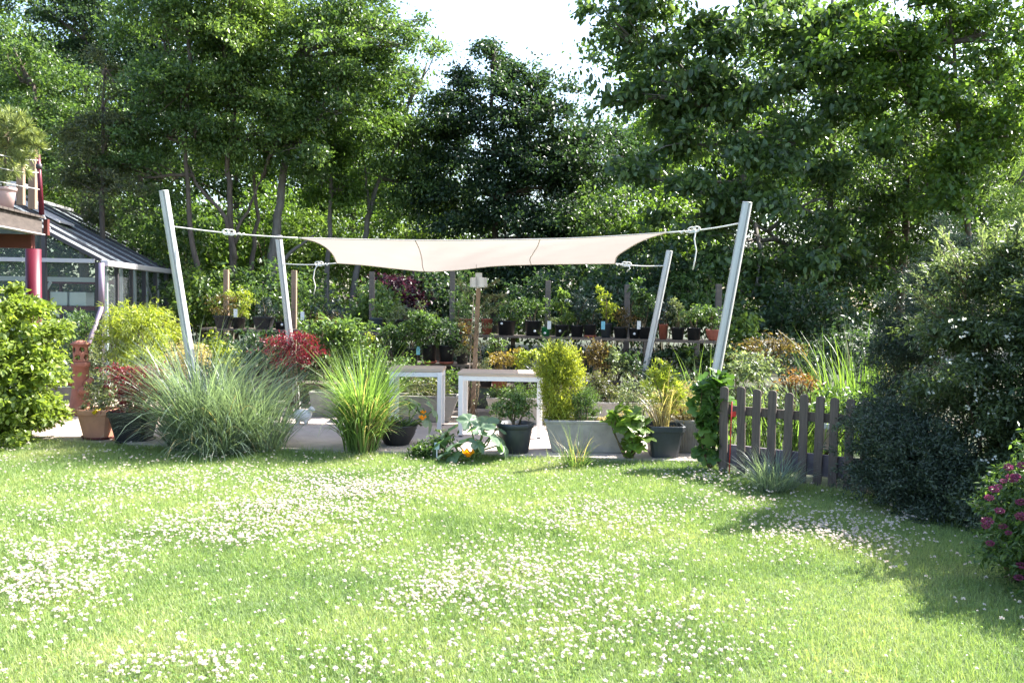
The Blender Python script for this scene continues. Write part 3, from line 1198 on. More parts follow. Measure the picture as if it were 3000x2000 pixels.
# ---- lamp post in the middle
d = 11.7
lb_ = gp(1386, d, TZ)
lt = P(1402, 842, d)
lpost = thing('lamp_post', lb_, 'wooden garden post with a cluster of white boxes on top and a climber', 'post')
MB().beam(lb_, lt, .058, .058, up=(0, 1, 0)).build('post', M['post_wood'], lpost, bevel=.005)
MB().beam(lb_ + Vector((-.07, -.03, 0)), lt + Vector((-.06, -.03, -.1)), .012, .012).build('cane', M['table_wood'], lpost)
mb = MB().box(lt + Vector((0, 0, .09)), (.075, .075, .2), .3)
mb.build('lamp_core', M['white_box'], lpost, bevel=.006)
for a in (0, 1, 2, 3):
    q = a * math.pi / 2 + .45
    c = lt + Vector((math.cos(q) * .078, math.sin(q) * .078, .065))
    MB().box(c, (.07, .075, .13), q, top=.86).build('lamp_box', M['white_box'], lpost, bevel=.008)
MB().tube([lt + Vector((-.03, 0, .19)), lt + Vector((-.035, 0, .3))], .003, 5).build('aerial', M['wire'], lpost)
# climber winding up the post
cl = thing('climbing_plant', lb_ + Vector((-.1, -.14, 0)), 'sparse climbing plant with pale feathery shoots winding up the lamp post', 'climber')
mb = MB()
CP, CO = [], []
for i in range(9):
    ph = random.uniform(0, 6.28)
    pts = []
    H = random.uniform(.8, 1.75)
    for k in range(24):
        t = k / 23
        q = lb_.lerp(lt, min(1, t * H / 1.8)) + Vector((math.cos(ph + t * 9), math.sin(ph + t * 9), 0)) * (.06 + .05 * t * random.random())
        pts.append(q)
    mb.tube(pts, .004, 4)
for (x, y), (x2, y2) in (((1385, 900), (1345, 830)), ((1385, 870), (1340, 822)), ((1410, 930), (1490, 885)), ((1412, 850), (1460, 820)), ((1412, 870), (1470, 866)), ((1410, 925), (1450, 910)),
                         ((1388, 950), (1340, 935)), ((1412, 960), (1440, 955)), ((1385, 1000), (1340, 1035)), ((1385, 1040), (1325, 1030)), ((1408, 1010), (1435, 1005)), ((1405, 1075), (1430, 1090)), ((1410, 890), (1475, 865))):
    a, b = P(x, y, d - .08), P(x2, y2, d - .2 + random.uniform(-.1, .25))
    pts = limb(mb, a, b, .004, .002, n=7, wob=.15, sides=4)
    for p in pts[1:]:
        for _ in range(12):
            CP.append(p + Vector((random.gauss(0, .022), random.gauss(0, .022), random.gauss(0, .016))))
            CO.append((b - a).normalized())
for i in range(380):
    t = random.random() ** .8
    q = lb_.lerp(lt, t * .93)
    CP.append(q + Vector((random.gauss(0, .075 + .05 * (1 - t)), random.gauss(-.05, .06), 0)))
    CO.append(Vector((random.uniform(-1, 1), random.uniform(-1, .4), .2)))
mb.build('stems', M['stem'], cl)
n = len(CP)
V, T = leaf_arrays(np.array(CP), unit(np.array(CO) + rng.normal(size=(n, 3)) * .6), unit(np.array([0, -.2, 1]) + rng.normal(size=(n, 3)) * .5), rng.uniform(.02, .042, n), rng.uniform(.01, .02, n))
np_mesh('foliage', V, T, M['leaf_greygreen'], cl)

# ================================================================== potted plants on the benches
G1, G2, G3 = 'potted plants on the upper bench', 'potted plants on the middle bench', 'potted plants on the low benches'


def top_pot(label, px, wpx, hpx, mat, lobes, leaf, n_=14, per=26, L=.05, W=.024, **kw):
    d = sd_top(px)
    return potted(label, px, d, SZ, wpx, hpx, mat, lobes, leaf, n_, per, L, W, group=G1, **kw)


top_pot('square black pot at the left end of the upper bench with a tawny feathery shrub', 655, 50, 36, 'black_plastic', [(650, 895, 42, 32), (680, 875, 34, 28)], 'rust', 26, 34, .05, .012, kind='square')
top_pot('black pot with white tag and a lime feathery shrub beside the tawny one', 700, 40, 32, 'black_plastic', [(705, 885, 42, 45), (722, 870, 25, 36)], 'yellowgreen', 30, 34, .05, .014, tagc='tag_white', tagpos=(690, 917))
top_pot('wide square black pot holding a small blue conifer left of the back pole', 773, 58, 36, 'black_plastic', [(780, 898, 24, 36), (775, 915, 30, 18)], 'blue', 24, 36, .04, .009, kind='square')
top_pot('small black pot with price dot and pale leafy sprigs behind the back pole', 822, 34, 22, 'black_plastic', [(818, 915, 26, 26), (835, 900, 16, 20)], 'light', 16, 18, .045, .022, dots=(4, 14))
top_pot('black pot with a large white tag left of the yellow green bush', 898, 36, 24, 'black_plastic', [(905, 895, 26, 52), (920, 880, 22, 40)], 'mid', 22, 24, .05, .02, tagc='tag_white', tagpos=(886, 925), dots=(4, 12))
top_pot('black pot with a loose blue green bush right of the white tag', 950, 36, 26, 'black_plastic', [(960, 890, 44, 45), (1000, 905, 36, 35)], 'blue', 26, 24, .05, .022)
top_pot('blue grey pot standing by the fence post left of the sail centre', 1102, 40, 40, 'blue_grey_plastic', [(1120, 905, 38, 30), (1100, 915, 25, 16)], 'light', 18, 22, .05, .026)
top_pot('black pot under a big loose grey green shrub, middle of the upper bench', 1180, 44, 38, 'black_plastic', [(1180, 925, 50, 38), (1215, 915, 38, 40), (1240, 930, 30, 30)], 'greygreen', 40, 26, .05, .02)
top_pot('black pot with thin upright grassy foliage left of the lamp post', 1345, 34, 30, 'black_plastic', [(1342, 905, 26, 55)], 'mid', 20, 28, .07, .009, up=.2)
top_pot('brick red pot just left of the lamp post', 1362, 44, 44, 'red_pot', [(1360, 935, 30, 18)], 'mid', 10, 20, .04, .02)
top_pot('brick red pot just right of the lamp post', 1426, 34, 46, 'red_pot', [(1432, 915, 26, 24)], 'dark', 12, 20, .04, .02)
top_pot('black pot with white dot and spreading dark bush, second right of the lamp post', 1483, 56, 42, 'black_plastic', [(1490, 910, 50, 34), (1520, 895, 36, 26)], 'mid', 36, 26, .05, .022, dots=(-14, 34))
top_pot('black rimmed pot with a low price dot under an olive green bush', 1562, 52, 44, 'black_plastic', [(1560, 910, 40, 26), (1590, 890, 42, 20), (1605, 920, 26, 22)], 'mid', 34, 24, .045, .02, dots=(4, 14))
top_pot('small bright green pot with a white price dot', 1599, 27, 26, 'green_plastic', [(1604, 938, 24, 16)], 'greygreen', 10, 16, .04, .02, dots=(-3, 9), tagc='tag_white', tagpos=(1609, 952))
top_pot('black pot with price dot beneath a bright green leafy sapling', 1645, 42, 34, 'black_plastic', [(1650, 880, 24, 40), (1655, 925, 26, 30), (1648, 850, 14, 16)], 'bright', 30, 24, .055, .03, dots=(-5, 16))
top_pot('black pot with a tall dusky shrub behind the golden conifer', 1690, 40, 34, 'black_plastic', [(1700, 880, 30, 42), (1715, 910, 34, 34)], 'blue', 28, 24, .05, .022)
top_pot('dark pot in a terracotta saucer with a dark bush', 1728, 38, 38, 'black_plastic', [(1722, 925, 30, 22), (1735, 905, 20, 26)], 'dark', 20, 24, .045, .02, saucer='red_pot')
top_pot('black pot with a pale blue tag below a tall yellow green sapling', 1775, 34, 42, 'slate_plastic', [(1772, 885, 22, 26), (1770, 855, 20, 20), (1785, 910, 24, 22)], 'yellowgreen', 26, 22, .055, .02, tagc='tag_blue', tagpos=(1767, 953))
top_pot('black pot with a low tawny bush beside the pale blue tag', 1818, 44, 32, 'black_plastic', [(1825, 930, 36, 24), (1845, 915, 22, 20)], 'rust', 22, 24, .045, .018)
top_pot('dark pot with dot and tag under a broad leaved plant, left of back pole', 1858, 34, 30, 'black_plastic', [(1865, 890, 30, 36), (1880, 870, 22, 24), (1868, 835, 26, 22)], 'mid', 30, 22, .06, .032, dots=(0, 14), tagc='tag_white', tagpos=(1872, 952))
top_pot('dark pot just left of the back pole with a blue green shrub', 1888, 36, 34, 'black_plastic', [(1895, 905, 26, 34)], 'dark', 18, 22, .05, .024)
top_pot('tall terracotta pot just right of the back pole', 1942, 26, 44, 'red_pot', [(1945, 915, 22, 26), (1950, 880, 16, 22)], 'blue', 18, 22, .045, .02)
top_pot('black pot with small pale flowers right of the tall terracotta pot', 1985, 40, 36, 'black_plastic', [(1990, 920, 36, 26), (1975, 890, 24, 24)], 'greygreen', 24, 22, .05, .022)
top_pot('black pot with a rounded leafy bush near the right end of the upper bench', 2032, 42, 36, 'black_plastic', [(2030, 915, 48, 28), (2050, 930, 30, 24)], 'light', 28, 22, .05, .024)
top_pot('brown bowl at the right end of the upper bench', 2090, 46, 32, 'red_pot', [(2095, 930, 30, 28), (2080, 910, 24, 26)], 'mid', 22, 22, .05, .022, kind='bowl')

Z2 = .72


def mid_pot(label, px, d, wpx, hpx, mat, lobes, leaf, n_=14, per=26, L=.05, W=.024, **kw):
    return potted(label, px, d, Z2, wpx, hpx, mat, lobes, leaf, n_, per, L, W, group=G2, **kw)


mid_pot('dark pot with a pale blue tag on the middle bench', 1205, 13.0, 46, 42, 'black_plastic', [(1180, 975, 50, 42), (1215, 960, 40, 40), (1165, 1000, 30, 30)], 'mid', 50, 28, .055, .026, tagc='tag_blue', tagpos=(1225, 1027))
mid_pot('dark pot in a terracotta saucer under a bushy dark shrub, left of a similar one', 1258, 12.95, 46, 54, 'black_plastic', [(1260, 970, 46, 46), (1240, 940, 36, 36)], 'mid', 46, 28, .055, .026, saucer='red_pot')
mid_pot('dark pot in a terracotta saucer nearest the lamp post', 1308, 12.9, 46, 54, 'black_plastic', [(1310, 975, 44, 44), (1330, 1000, 34, 30)], 'dark', 46, 28, .05, .024, saucer='red_pot')
mid_pot('dark pot with reddish brown foliage beside the lamp post', 1355, 12.9, 38, 40, 'black_plastic', [(1352, 985, 24, 36), (1365, 1015, 22, 26)], 'rust', 24, 22, .05, .022)
mid_pot('dark pot at the left end of the middle bench under the shrub mass', 1165, 13.05, 40, 40, 'black_plastic', [(1140, 985, 36, 34), (1120, 1010, 26, 22)], 'dark', 30, 26, .05, .026)

Z3 = .46


def low_pot(label, px, d, wpx, hpx, mat, lobes, leaf, n_=14, per=26, L=.05, W=.024, z=Z3, **kw):
    return potted(label, px, d, z, wpx, hpx, mat, lobes, leaf, n_, per, L, W, group=G3, **kw)


low_pot('low pot with an orange tipped shrub behind the right table', 1465, 12.1, 50, 30, 'red_pot', [(1470, 1060, 36, 32), (1500, 1050, 30, 28)], 'amber', 30, 24, .045, .018)
low_pot('low pot with a yellow green bush between the orange one and the golden conifer', 1530, 12.05, 46, 30, 'black_plastic', [(1525, 1060, 34, 30), (1555, 1035, 26, 26)], 'yellowgreen', 30, 24, .045, .018)
low_pot('low pot with blue green drooping grass left of the golden conifer', 1580, 12.1, 40, 30, 'black_plastic', (150, .42, 1.2, .009), 'blue', 1, 1, .1, .1, style='grass', th=(.05, .6), bend=(.6, 2.2))
low_pot('low pot with a feathery conifer, just above the right table', 1425, 12.2, 40, 28, 'black_plastic', [(1425, 1065, 22, 34), (1415, 1090, 24, 18)], 'greygreen', 18, 26, .04, .014)
low_pot('small rust brown domed tree on a thin stem right of the golden conifer', 1735, 11.9, 40, 28, 'slate_plastic', [(1735, 1045, 46, 32), (1750, 1020, 30, 22)], 'rust', 44, 26, .045, .02, stems=3)
low_pot('grey green leafy bush on the low bench left of the back pole', 1800, 11.9, 44, 28, 'black_plastic', [(1800, 1050, 34, 30), (1820, 1075, 26, 24), (1785, 1030, 22, 18)], 'silver', 34, 24, .045, .02)
low_pot('dark green bush on the low bench touching the back pole', 1860, 11.85, 44, 28, 'black_plastic', [(1858, 1065, 38, 26), (1840, 1050, 22, 22)], 'dark', 30, 24, .045, .022)
low_pot('drooping dark grass between the two benches right of the lamp post', 1620, 12.6, 40, 30, 'black_plastic', (150, .45, 1.3, .009), 'mid', 1, 1, .1, .1, style='grass', th=(.1, .8), bend=(.8, 2.2), z=.72)
low_pot('small white flowered plant right of the lamp post', 1455, 12.7, 36, 26, 'black_plastic', [(1455, 1010, 26, 22), (1445, 990, 16, 16)], 'light', 16, 20, .045, .02, z=.72)
low_pot('clipped yellow ball on the low bench behind the lime grass', 1088, 12.9, 38, 28, 'slate_plastic', [(1087, 1010, 22, 34)], 'golden', 26, 36, .03, .014, z=.5)
low_pot('square dark pot below the middle bench with a spreading conifer', 1260, 12.4, 120, 40, 'slate_plastic', [(1290, 1115, 30, 22), (1230, 1110, 30, 22), (1340, 1110, 24, 28)], 'thuja', 34, 28, .05, .016, z=.3, kind='square')

# bigger plants rising between the grasses
shrub('rhododendron', 'large pale yellow green rhododendron behind the red maple', gp(990, 12.6, .0), px_lobes([(975, 975, 70, 42, 12.6), (1030, 965, 50, 36, 12.6), (925, 985, 46, 40, 12.6), (1000, 1030, 80, 50, 12.6)]), 'light', 130, 16, .13, .085, .032, droop=.1, shape='oval')
shrub('spirea_bush', 'orange tipped bush at the far end behind the yellow green rhododendron', gp(970, 13.2, .0), px_lobes([(975, 945, 60, 20, 13.2), (930, 955, 40, 22, 13.2)]), 'rust', 50, 18, .11, .05, .02)
shrub('leafy_bush', 'dense green bush under the benches between maple and tables', gp(1100, 12.4, .0), px_lobes([(1090, 1080, 60, 60, 12.3), (1180, 1090, 60, 46, 12.3), (1030, 1110, 60, 60, 12.2), (1330, 1130, 46, 50, 12.2)]), 'mid', 130, 20, .12, .06, .03)
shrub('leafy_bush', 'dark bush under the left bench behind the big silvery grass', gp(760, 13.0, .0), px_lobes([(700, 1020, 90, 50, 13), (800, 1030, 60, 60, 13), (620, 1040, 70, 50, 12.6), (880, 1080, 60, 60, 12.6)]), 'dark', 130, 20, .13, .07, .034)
shrub('leafy_bush', 'yellow leaved bush peeping over the silvery grass beside the front pole', gp(620, 12.4, .0), px_lobes([(625, 1005, 36, 26, 12.4), (600, 1030, 40, 30, 12.4), (665, 1040, 36, 36, 12.4)]), 'yellowgreen', 50, 20, .1, .055, .025)
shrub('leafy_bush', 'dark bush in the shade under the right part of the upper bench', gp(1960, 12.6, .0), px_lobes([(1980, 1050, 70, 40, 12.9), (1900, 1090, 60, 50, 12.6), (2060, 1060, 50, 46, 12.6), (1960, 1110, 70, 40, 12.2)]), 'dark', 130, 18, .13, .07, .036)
shrub('leafy_bush', 'dark bush added to darken the gap under the middle of the upper bench', gp(1600, 13.6, .0), px_lobes([(1480, 1045, 70, 36, 13.8), (1600, 1050, 80, 40, 13.6), (1720, 1050, 80, 40, 13.5), (1820, 1050, 70, 40, 13.3), (1380, 1050, 60, 40, 13.9)]), 'dark', 170, 20, .13, .07, .036)  # added bush: dark leaves cover the pale gap and stand in for shade
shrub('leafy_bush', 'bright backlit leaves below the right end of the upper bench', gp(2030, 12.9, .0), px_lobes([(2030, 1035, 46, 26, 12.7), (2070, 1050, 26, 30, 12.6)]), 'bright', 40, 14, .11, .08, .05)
shrub('leafy_bush', 'dusty pink flowered shrub between the greenhouse bushes and the front pole', gp(530, 11.6, .0), px_lobes([(520, 1030, 40, 36, 11.6), (560, 1060, 50, 50, 11.6)]), 'straw', 60, 16, .1, .05, .025)

# plants standing in the concrete troughs
def trough_plant(name, label, base, lobes, leaf, nc, per, crad, L, W, **kw):
    return shrub(name, label, base, px_lobes(lobes), leaf, nc, per, crad, L, W, cat=kw.pop('cat', 'plant'), **kw)


gold = trough_plant('golden_conifer', 'upright golden yellow conifer growing in the front concrete trough', gp(1630, 9.5, .33),
                    [(1632, 1150, 40, 95, 9.5), (1610, 1090, 32, 60, 9.5), (1655, 1085, 32, 55, 9.5), (1630, 1070, 38, 45, 9.5), (1690, 1112, 15, 34, 9.5), (1632, 1215, 34, 35, 9.5), (1672, 1060, 16, 28, 9.5), (1640, 1050, 12, 22, 9.5), (1607, 1062, 14, 24, 9.5)],
                    'golden', 520, 44, .05, .034, .009, up=.2, droop=-.9, out=.45, flat=1.3, shell=.72, cat='conifer')
trough_plant('green_conifer', 'small dark green egg shaped conifer beside the golden one', gp(1712, 9.48, .33),
             [(1712, 1195, 34, 50, 9.48), (1722, 1170, 22, 30, 9.48)], 'mid', 110, 40, .045, .026, .007, up=.2, droop=-.8, shell=.75, cat='conifer')
trough_plant('trough_conifer', 'low green conifer in the trough behind the left table', gp(1250, 11.7, .3), [(1230, 1140, 50, 30, 11.7), (1290, 1150, 40, 26, 11.7)], 'thuja', 50, 30, .08, .05, .012)
trough_plant('trough_shrub', 'clipped green shrub in the trough seen under the right table', gp(1500, 11.65, .3), [(1500, 1150, 50, 32, 11.65), (1455, 1155, 30, 26, 11.65), (1560, 1155, 30, 30, 11.65)], 'mid', 60, 30, .08, .04, .016)
trough_plant('trough_shrub', 'olive conifer wisps in the trough right of the green ball', gp(1770, 11.4, .3), [(1770, 1140, 36, 46, 11.4), (1740, 1110, 30, 30, 11.4), (1810, 1160, 36, 30, 11.4)], 'thuja', 60, 28, .08, .05, .012)
trough_plant('pink_sedum', 'low pale pink flowered plant at the end of the front trough', gp(1785, 9.5, .33), [(1785, 1228, 34, 18, 9.5), (1815, 1222, 24, 18, 9.5)], 'straw', 26, 20, .04, .022, .012)
trough_plant('straw_grass', 'dry straw coloured flower heads in the ribbed planter', gp(2020, 9.55, .33),
             [(2000, 1175, 60, 55, 9.55), (1960, 1190, 40, 50, 9.55), (2030, 1205, 40, 40, 9.55)], 'straw', 190, 20, .07, .032, .009, up=.3)
shrub('silver_herb', 'silvery white flower spikes beside the fig', gp(1850, 9.9, TZ), px_lobes([(1835, 1135, 22, 40, 9.9), (1822, 1120, 10, 34, 9.9), (1880, 1160, 50, 45, 9.9), (1850, 1190, 40, 40, 9.9)]), 'silver', 90, 20, .06, .035, .014, cat='plant')

# the square dark pot with yellow green stalks, the round slate pot with the clipped shrub, the black bowl
sq = potted('square dark pot with lime stalks and dry grass beside the fig', 1950, 9.25, TZ, 112, 94, 'slate_plastic', [(1940, 1140, 34, 60), (1955, 1100, 26, 40), (1910, 1120, 22, 50), (1975, 1160, 26, 50)], 'yellowgreen', 90, 18, .055, .012, kind='square', up=.3, droop=-.3, cat='potted plant')
V, T = grass_tuft(gp(1945, 9.25, TZ + .3), 70, .62, 1, .08, .008, th=(.0, .5), bend=(.4, 2.4))
np_mesh('grass_stalks', V, T, M['leaf_straw'], sq)
potted('round slate pot with a dense clipped green shrub in front of the right table', 1513, 9.35, TZ, 106, 88, 'slate_plastic', [(1500, 1185, 46, 30), (1470, 1200, 30, 26), (1535, 1190, 28, 32), (1510, 1165, 26, 18)], 'light', 110, 22, .03, .018, kind='round', cr_=.06, cat='potted plant')
bw = potted('black bowl with a yellow flowered squash plant beside the left table', 1165, 9.75, TZ, 118, 60, 'black_plastic', [(1160, 1245, 40, 14), (1200, 1240, 30, 14)], 'mid', 16, 12, .05, .025, kind='bowl', cat='potted plant')

tp_ = potted('square terracotta pot with straggly flowering herbs on the gravel path', 290, 10.05, .02, 102, 88, 'terracotta', [(280, 1160, 40, 60), (310, 1130, 36, 50), (330, 1185, 34, 40), (262, 1200, 26, 26)], 'greygreen', 90, 18, .04, .016, kind='square', saucer='dark_red', cat='potted plant')
(V, T), _c = clump_leaves(px_lobes([(278, 1202, 9, 9, 9.85)]), 4, 30, .02, .025, .018)
np_mesh('flower', V, T, M['leaf_yellow_flower'], tp_)
mp_ = potted('black tub with a red Japanese maple beside the terracotta pot', 392, 9.85, .02, 122, 92, 'black_plastic', [(400, 1085, 70, 18), (350, 1110, 40, 16), (440, 1095, 46, 24), (410, 1150, 60, 30), (360, 1160, 34, 34), (450, 1150, 30, 40), (380, 1200, 46, 20), (315, 1080, 18, 9)], 'red', 150, 18, .045, .018, kind='square', saucer='black_plastic', cr_=.08, flat=.3, stems=9, droop=.35, cat='potted plant')
shrub('japanese_maple', 'red Japanese maple with layered leaves around the foot of the left back pole', gp(858, 12.1, TZ), px_lobes([(855, 1000, 70, 16, 12.1), (880, 980, 36, 12, 12.1), (830, 1020, 50, 16, 12.1), (900, 1020, 46, 18, 12.1), (860, 1050, 66, 20, 12.1)]), 'red', 120, 20, .1, .05, .018, cat='maple', flat=.25, droop=.3, stems=10)

# ---- big squash plant in the front
def squash(name, label, base, leaves_, flowers):
    root = thing(name, base, label, 'squash plant')
    sb = MB()
    for (x, y, d, r, az, tilt) in leaves_:
        c = P(x, y, d)
        limb(sb, Vector(base) + Vector((random.gauss(0, .03), random.gauss(0, .03), 0)), c, .011, .007, n=6, wob=.1, sides=6)
        # a lobed, folded leaf
        n_ = 40
        th = np.linspace(0, 2 * np.pi, n_, endpoint=False)
        lob = .72 + .28 * np.abs(np.cos(th * 2.5)) ** .8 + .05 * np.sin(th * 11)
        lob *= np.where(np.abs(th - np.pi) < .25, .45, 1)
        X = r * lob * np.cos(th)
        Y = r * lob * np.sin(th)
        Z = -.35 * X ** 2 / r * np.sign(X) + .18 * r * np.abs(np.sin(th * 2.5)) - .25 * r * (np.hypot(X, Y) / r) ** 2
        pts = np.concatenate([[[0, 0, 0]], np.stack([X * .5, Y * .5, Z * .35 + .1 * r * np.abs(np.sin(th * 2.5))], 1), np.stack([X, Y, Z], 1)])
        Rm = np.array((Matrix.Rotation(az, 3, 'Z') @ Matrix.Rotation(tilt, 3, 'Y')))
        pts = pts @ Rm.T + np.array(c)
        tri = [[0, 1 + i, 1 + (i + 1) % n_] for i in range(n_)]
        for i in range(n_):
            j = (i + 1) % n_
            tri += [[1 + i, 1 + n_ + i, 1 + n_ + j], [1 + i, 1 + n_ + j, 1 + j]]
        np_mesh('leaf', pts, np.array(tri), M['leaf_squash'], root)
    sb.build('stalks', M['green_stem'], root)
    for (x, y, d, r) in flowers:
        c = P(x, y, d)
        n_ = 30
        V_, F_ = [], []
        for k in range(6):
            t = k / 5
            for i in range(n_):
                th = 2 * math.pi * i / n_
                q = r * (.25 + .75 * t ** 1.2) * (1 - .25 * t * (1 - abs(math.cos(2.5 * th))))
                V_.append(c + Vector((q * math.cos(th), q * math.sin(th) * .8 - .35 * r * t, r * 1.0 * (t - .5) - .3 * r * t * t * math.cos(5 * th))))
        for k in range(5):
            for i in range(n_):
                j = (i + 1) % n_
                F_ += [(k * n_ + i, k * n_ + j, (k + 1) * n_ + j), (k * n_ + i, (k + 1) * n_ + j, (k + 1) * n_ + i)]
        np_mesh('flower', np.array([tuple(v) for v in V_]), np.array(F_), M['leaf_squash_flower'], root, smooth=True)
    return root


squash('squash_plant', 'big grey green courgette plant with orange flowers at the lawn edge', gp(1385, 9.05, 0),
       [(1410, 1250, 9.0, .16, .6, -.5), (1440, 1280, 8.95, .17, 0.1, .35), (1340, 1300, 8.9, .16, 2.8, .3), (1375, 1232, 9.1, .13, 2.0, -.9), (1470, 1300, 9.05, .15, -.3, .8), (1310, 1265, 9.15, .14, 3.0, .5),
        (1420, 1235, 9.15, .15, 1.2, -.7), (1330, 1335, 8.85, .12, 3.6, .4), (1290, 1300, 9.0, .13, 2.6, .6), (1400, 1300, 8.85, .1, -.8, .4), (1455, 1255, 9.2, .13, .4, .2), (1300, 1330, 8.9, .11, 3.0, .3)],
       [(1372, 1328, 8.8, .065), (1386, 1294, 8.95, .035)])
squash('squash_plant', 'squash plant in the black bowl with one yellow flower and arching leaves', gp(1195, 9.75, .25),
       [(1225, 1190, 9.8, .15, .2, .6), (1250, 1225, 9.75, .15, -.2, .9), (1200, 1180, 9.9, .13, 1.5, .2), (1270, 1200, 9.85, .13, 0, .8), (1150, 1235, 9.8, .12, 3, .3)],
       [(1238, 1224, 9.55, .045), (1240, 1208, 9.7, .035)])

# marigold-like fringe and a plant label at the lawn edge
shrub('edge_plants', 'low green border plants between the black bowl and the courgette', gp(1265, 9.1, 0), px_lobes([(1250, 1320, 40, 30, 9.1), (1290, 1290, 30, 24, 9.15), (1225, 1330, 30, 24, 9.1)]), 'mid', 60, 18, .06, .05, .02, cat='plant')
lab = thing('plant_label', gp(1283, 8.98, 0), 'small pale blue plant label stuck in the grass left of the courgette', 'plant label')
MB().box(gp(1283, 8.98, .16), (.05, .004, .07)).build('label_card', solid('label_card', (.55, .68, .75), .5), lab)
MB().box(gp(1283, 8.98, .0625), (.012, .004, .125)).build('label_stick', M['tag_white'], lab)

# ---- clay chimney
ch = gp(236, 12.0, .02)
cr0 = px2m(1, 12.0)
chim = thing('clay_chimney', ch, 'tall reddish clay garden chimney with round holes beside the hedge', 'garden ornament')
H = (1225 - 1008) * cr0
prof = [(44, 0), (44, 4), (36, 40), (29, 84), (27, 105), (27, 139), (32, 141), (33, 152), (30, 155), (24, 156)]
MB().lathe(ch, [(a * cr0 * .82, b * cr0) for a, b in prof], 28).build('body', M['chimney_clay'], chim)
# lantern section with round holes: wall pieces around the openings
zb, zt, rr_ = 156 * cr0, 206 * cr0, 21 * cr0
N1, N2 = 96, 26
vs, fs = [], []
for j in range(N2 + 1):
    for i in range(N1):
        t = 2 * math.pi * i / N1
        vs.append(ch + Vector((rr_ * math.cos(t), rr_ * math.sin(t), zb + (zt - zb) * j / N2)))
for j in range(N2):
    for i in range(N1):
        t = (i + .5) / N1
        z = (j + .5) / N2
        hole = False
        for k in range(5):
            for row, zz in ((0, .72), (1, .27)):
                tc = (k + .5 * row) / 5 + .05
                dx = ((t - tc + .5) % 1 - .5) * 2 * math.pi * rr_
                dz = (z - zz) * (zt - zb)
                if math.hypot(dx, dz) < 8.2 * cr0:
                    hole = True
        if not hole:
            i2 = (i + 1) % N1
            fs.append((j * N1 + i, j * N1 + i2, (j + 1) * N1 + i2, (j + 1) * N1 + i))
lan = MB().add(vs, fs, True).build('lantern', M['chimney_clay'], chim)
so_ = lan.modifiers.new('solidify', 'SOLIDIFY')
so_.thickness = .018
so_.offset = -1
MB().lathe(ch + Vector((0, 0, zt)), [(27 * cr0, 0), (28 * cr0, 3 * cr0), (16 * cr0, 10 * cr0), (5 * cr0, 13 * cr0)], 28).build('cap', M['chimney_clay'], chim)
for q in (-.4, 2.6):
    mb = MB()
    dv = Vector((math.cos(q), math.sin(q) * .4 - .3, 0)).normalized()
    z0 = Vector((0, 0, 92 * cr0))
    mb.tube([ch + z0 + dv * 20 * cr0, ch + z0 + dv * 36 * cr0 + Vector((0, 0, .03)), ch + z0 + dv * 46 * cr0 + Vector((0, 0, .06))], [.05, .042, .045], 14)
    mb.build('spout', M['chimney_clay'], chim)
mb = MB()
z0 = Vector((0, 0, 66 * cr0))
dv = Vector((.5, -.8, .2)).normalized()
mb.tube([ch + z0 + dv * 18 * cr0, ch + z0 + dv * 38 * cr0, ch + z0 + dv * 48 * cr0], [.06, .05, .05], 14)
mb.build('spout', M['chimney_clay'], chim)

# ---- white animal figure
wa = gp(892, 11.2, TZ)
an = thing('animal_figure', wa, 'small white stone animal figure with round body on the terrace', 'garden ornament')
bm = bmesh.new()


def ball(c, r, s=3):
    q = bmesh.ops.create_icosphere(bm, subdivisions=s, radius=1)
    for v in q['verts']:
        v.co = Vector((v.co.x * r[0] + c[0], v.co.y * r[1] + c[1], v.co.z * r[2] + c[2]))


k = px2m(1, 11.2)
ball((-8 * k, 0, 27 * k), (24 * k, 18 * k, 19 * k))
ball((2 * k, 0, 24 * k), (18 * k, 16 * k, 18 * k))
ball((16 * k, -.01, 33 * k), (8 * k, 7 * k, 16 * k))
ball((22 * k, -.02, 45 * k), (9.5 * k, 8 * k, 9 * k))
ball((30 * k, -.03, 43 * k), (5 * k, 5 * k, 4 * k))
for x in (-18, 6):
    for y in (-8, 8):
        ball((x * k, y * k, 8 * k), (5 * k, 5 * k, 12 * k))
for y in (-1, 1):
    ball((19 * k, -.02 + y * 7 * k, 51 * k), (2.5 * k, 2 * k, 5 * k))
me = bpy.data.meshes.new('body')
bm.to_mesh(me)
bm.free()
ob = link_mesh('body', me, M['white_stone'], an)
rm = ob.modifiers.new('remesh', 'REMESH')
rm.mode = 'VOXEL'
rm.voxel_size = .012
rm.use_smooth_shade = True
sm = ob.modifiers.new('smooth', 'SMOOTH')
sm.iterations = 4

# ================================================================== ornamental grasses
def ornamental(name, label, parts, mat, extra=None):
    c = parts[0][0]
    root = thing(name, c, label, 'ornamental grass', 'ornamental grasses')
    V, T = join([grass_tuft(*p[:6], **p[6]) for p in parts])
    np_mesh('blades', V, T, M['leaf_' + mat], root)
    if extra:
        V, T = join([grass_tuft(*p[:6], **p[6]) for p in extra])
        np_mesh('dry_blades', V, T, M['leaf_straw'], root)
    return root


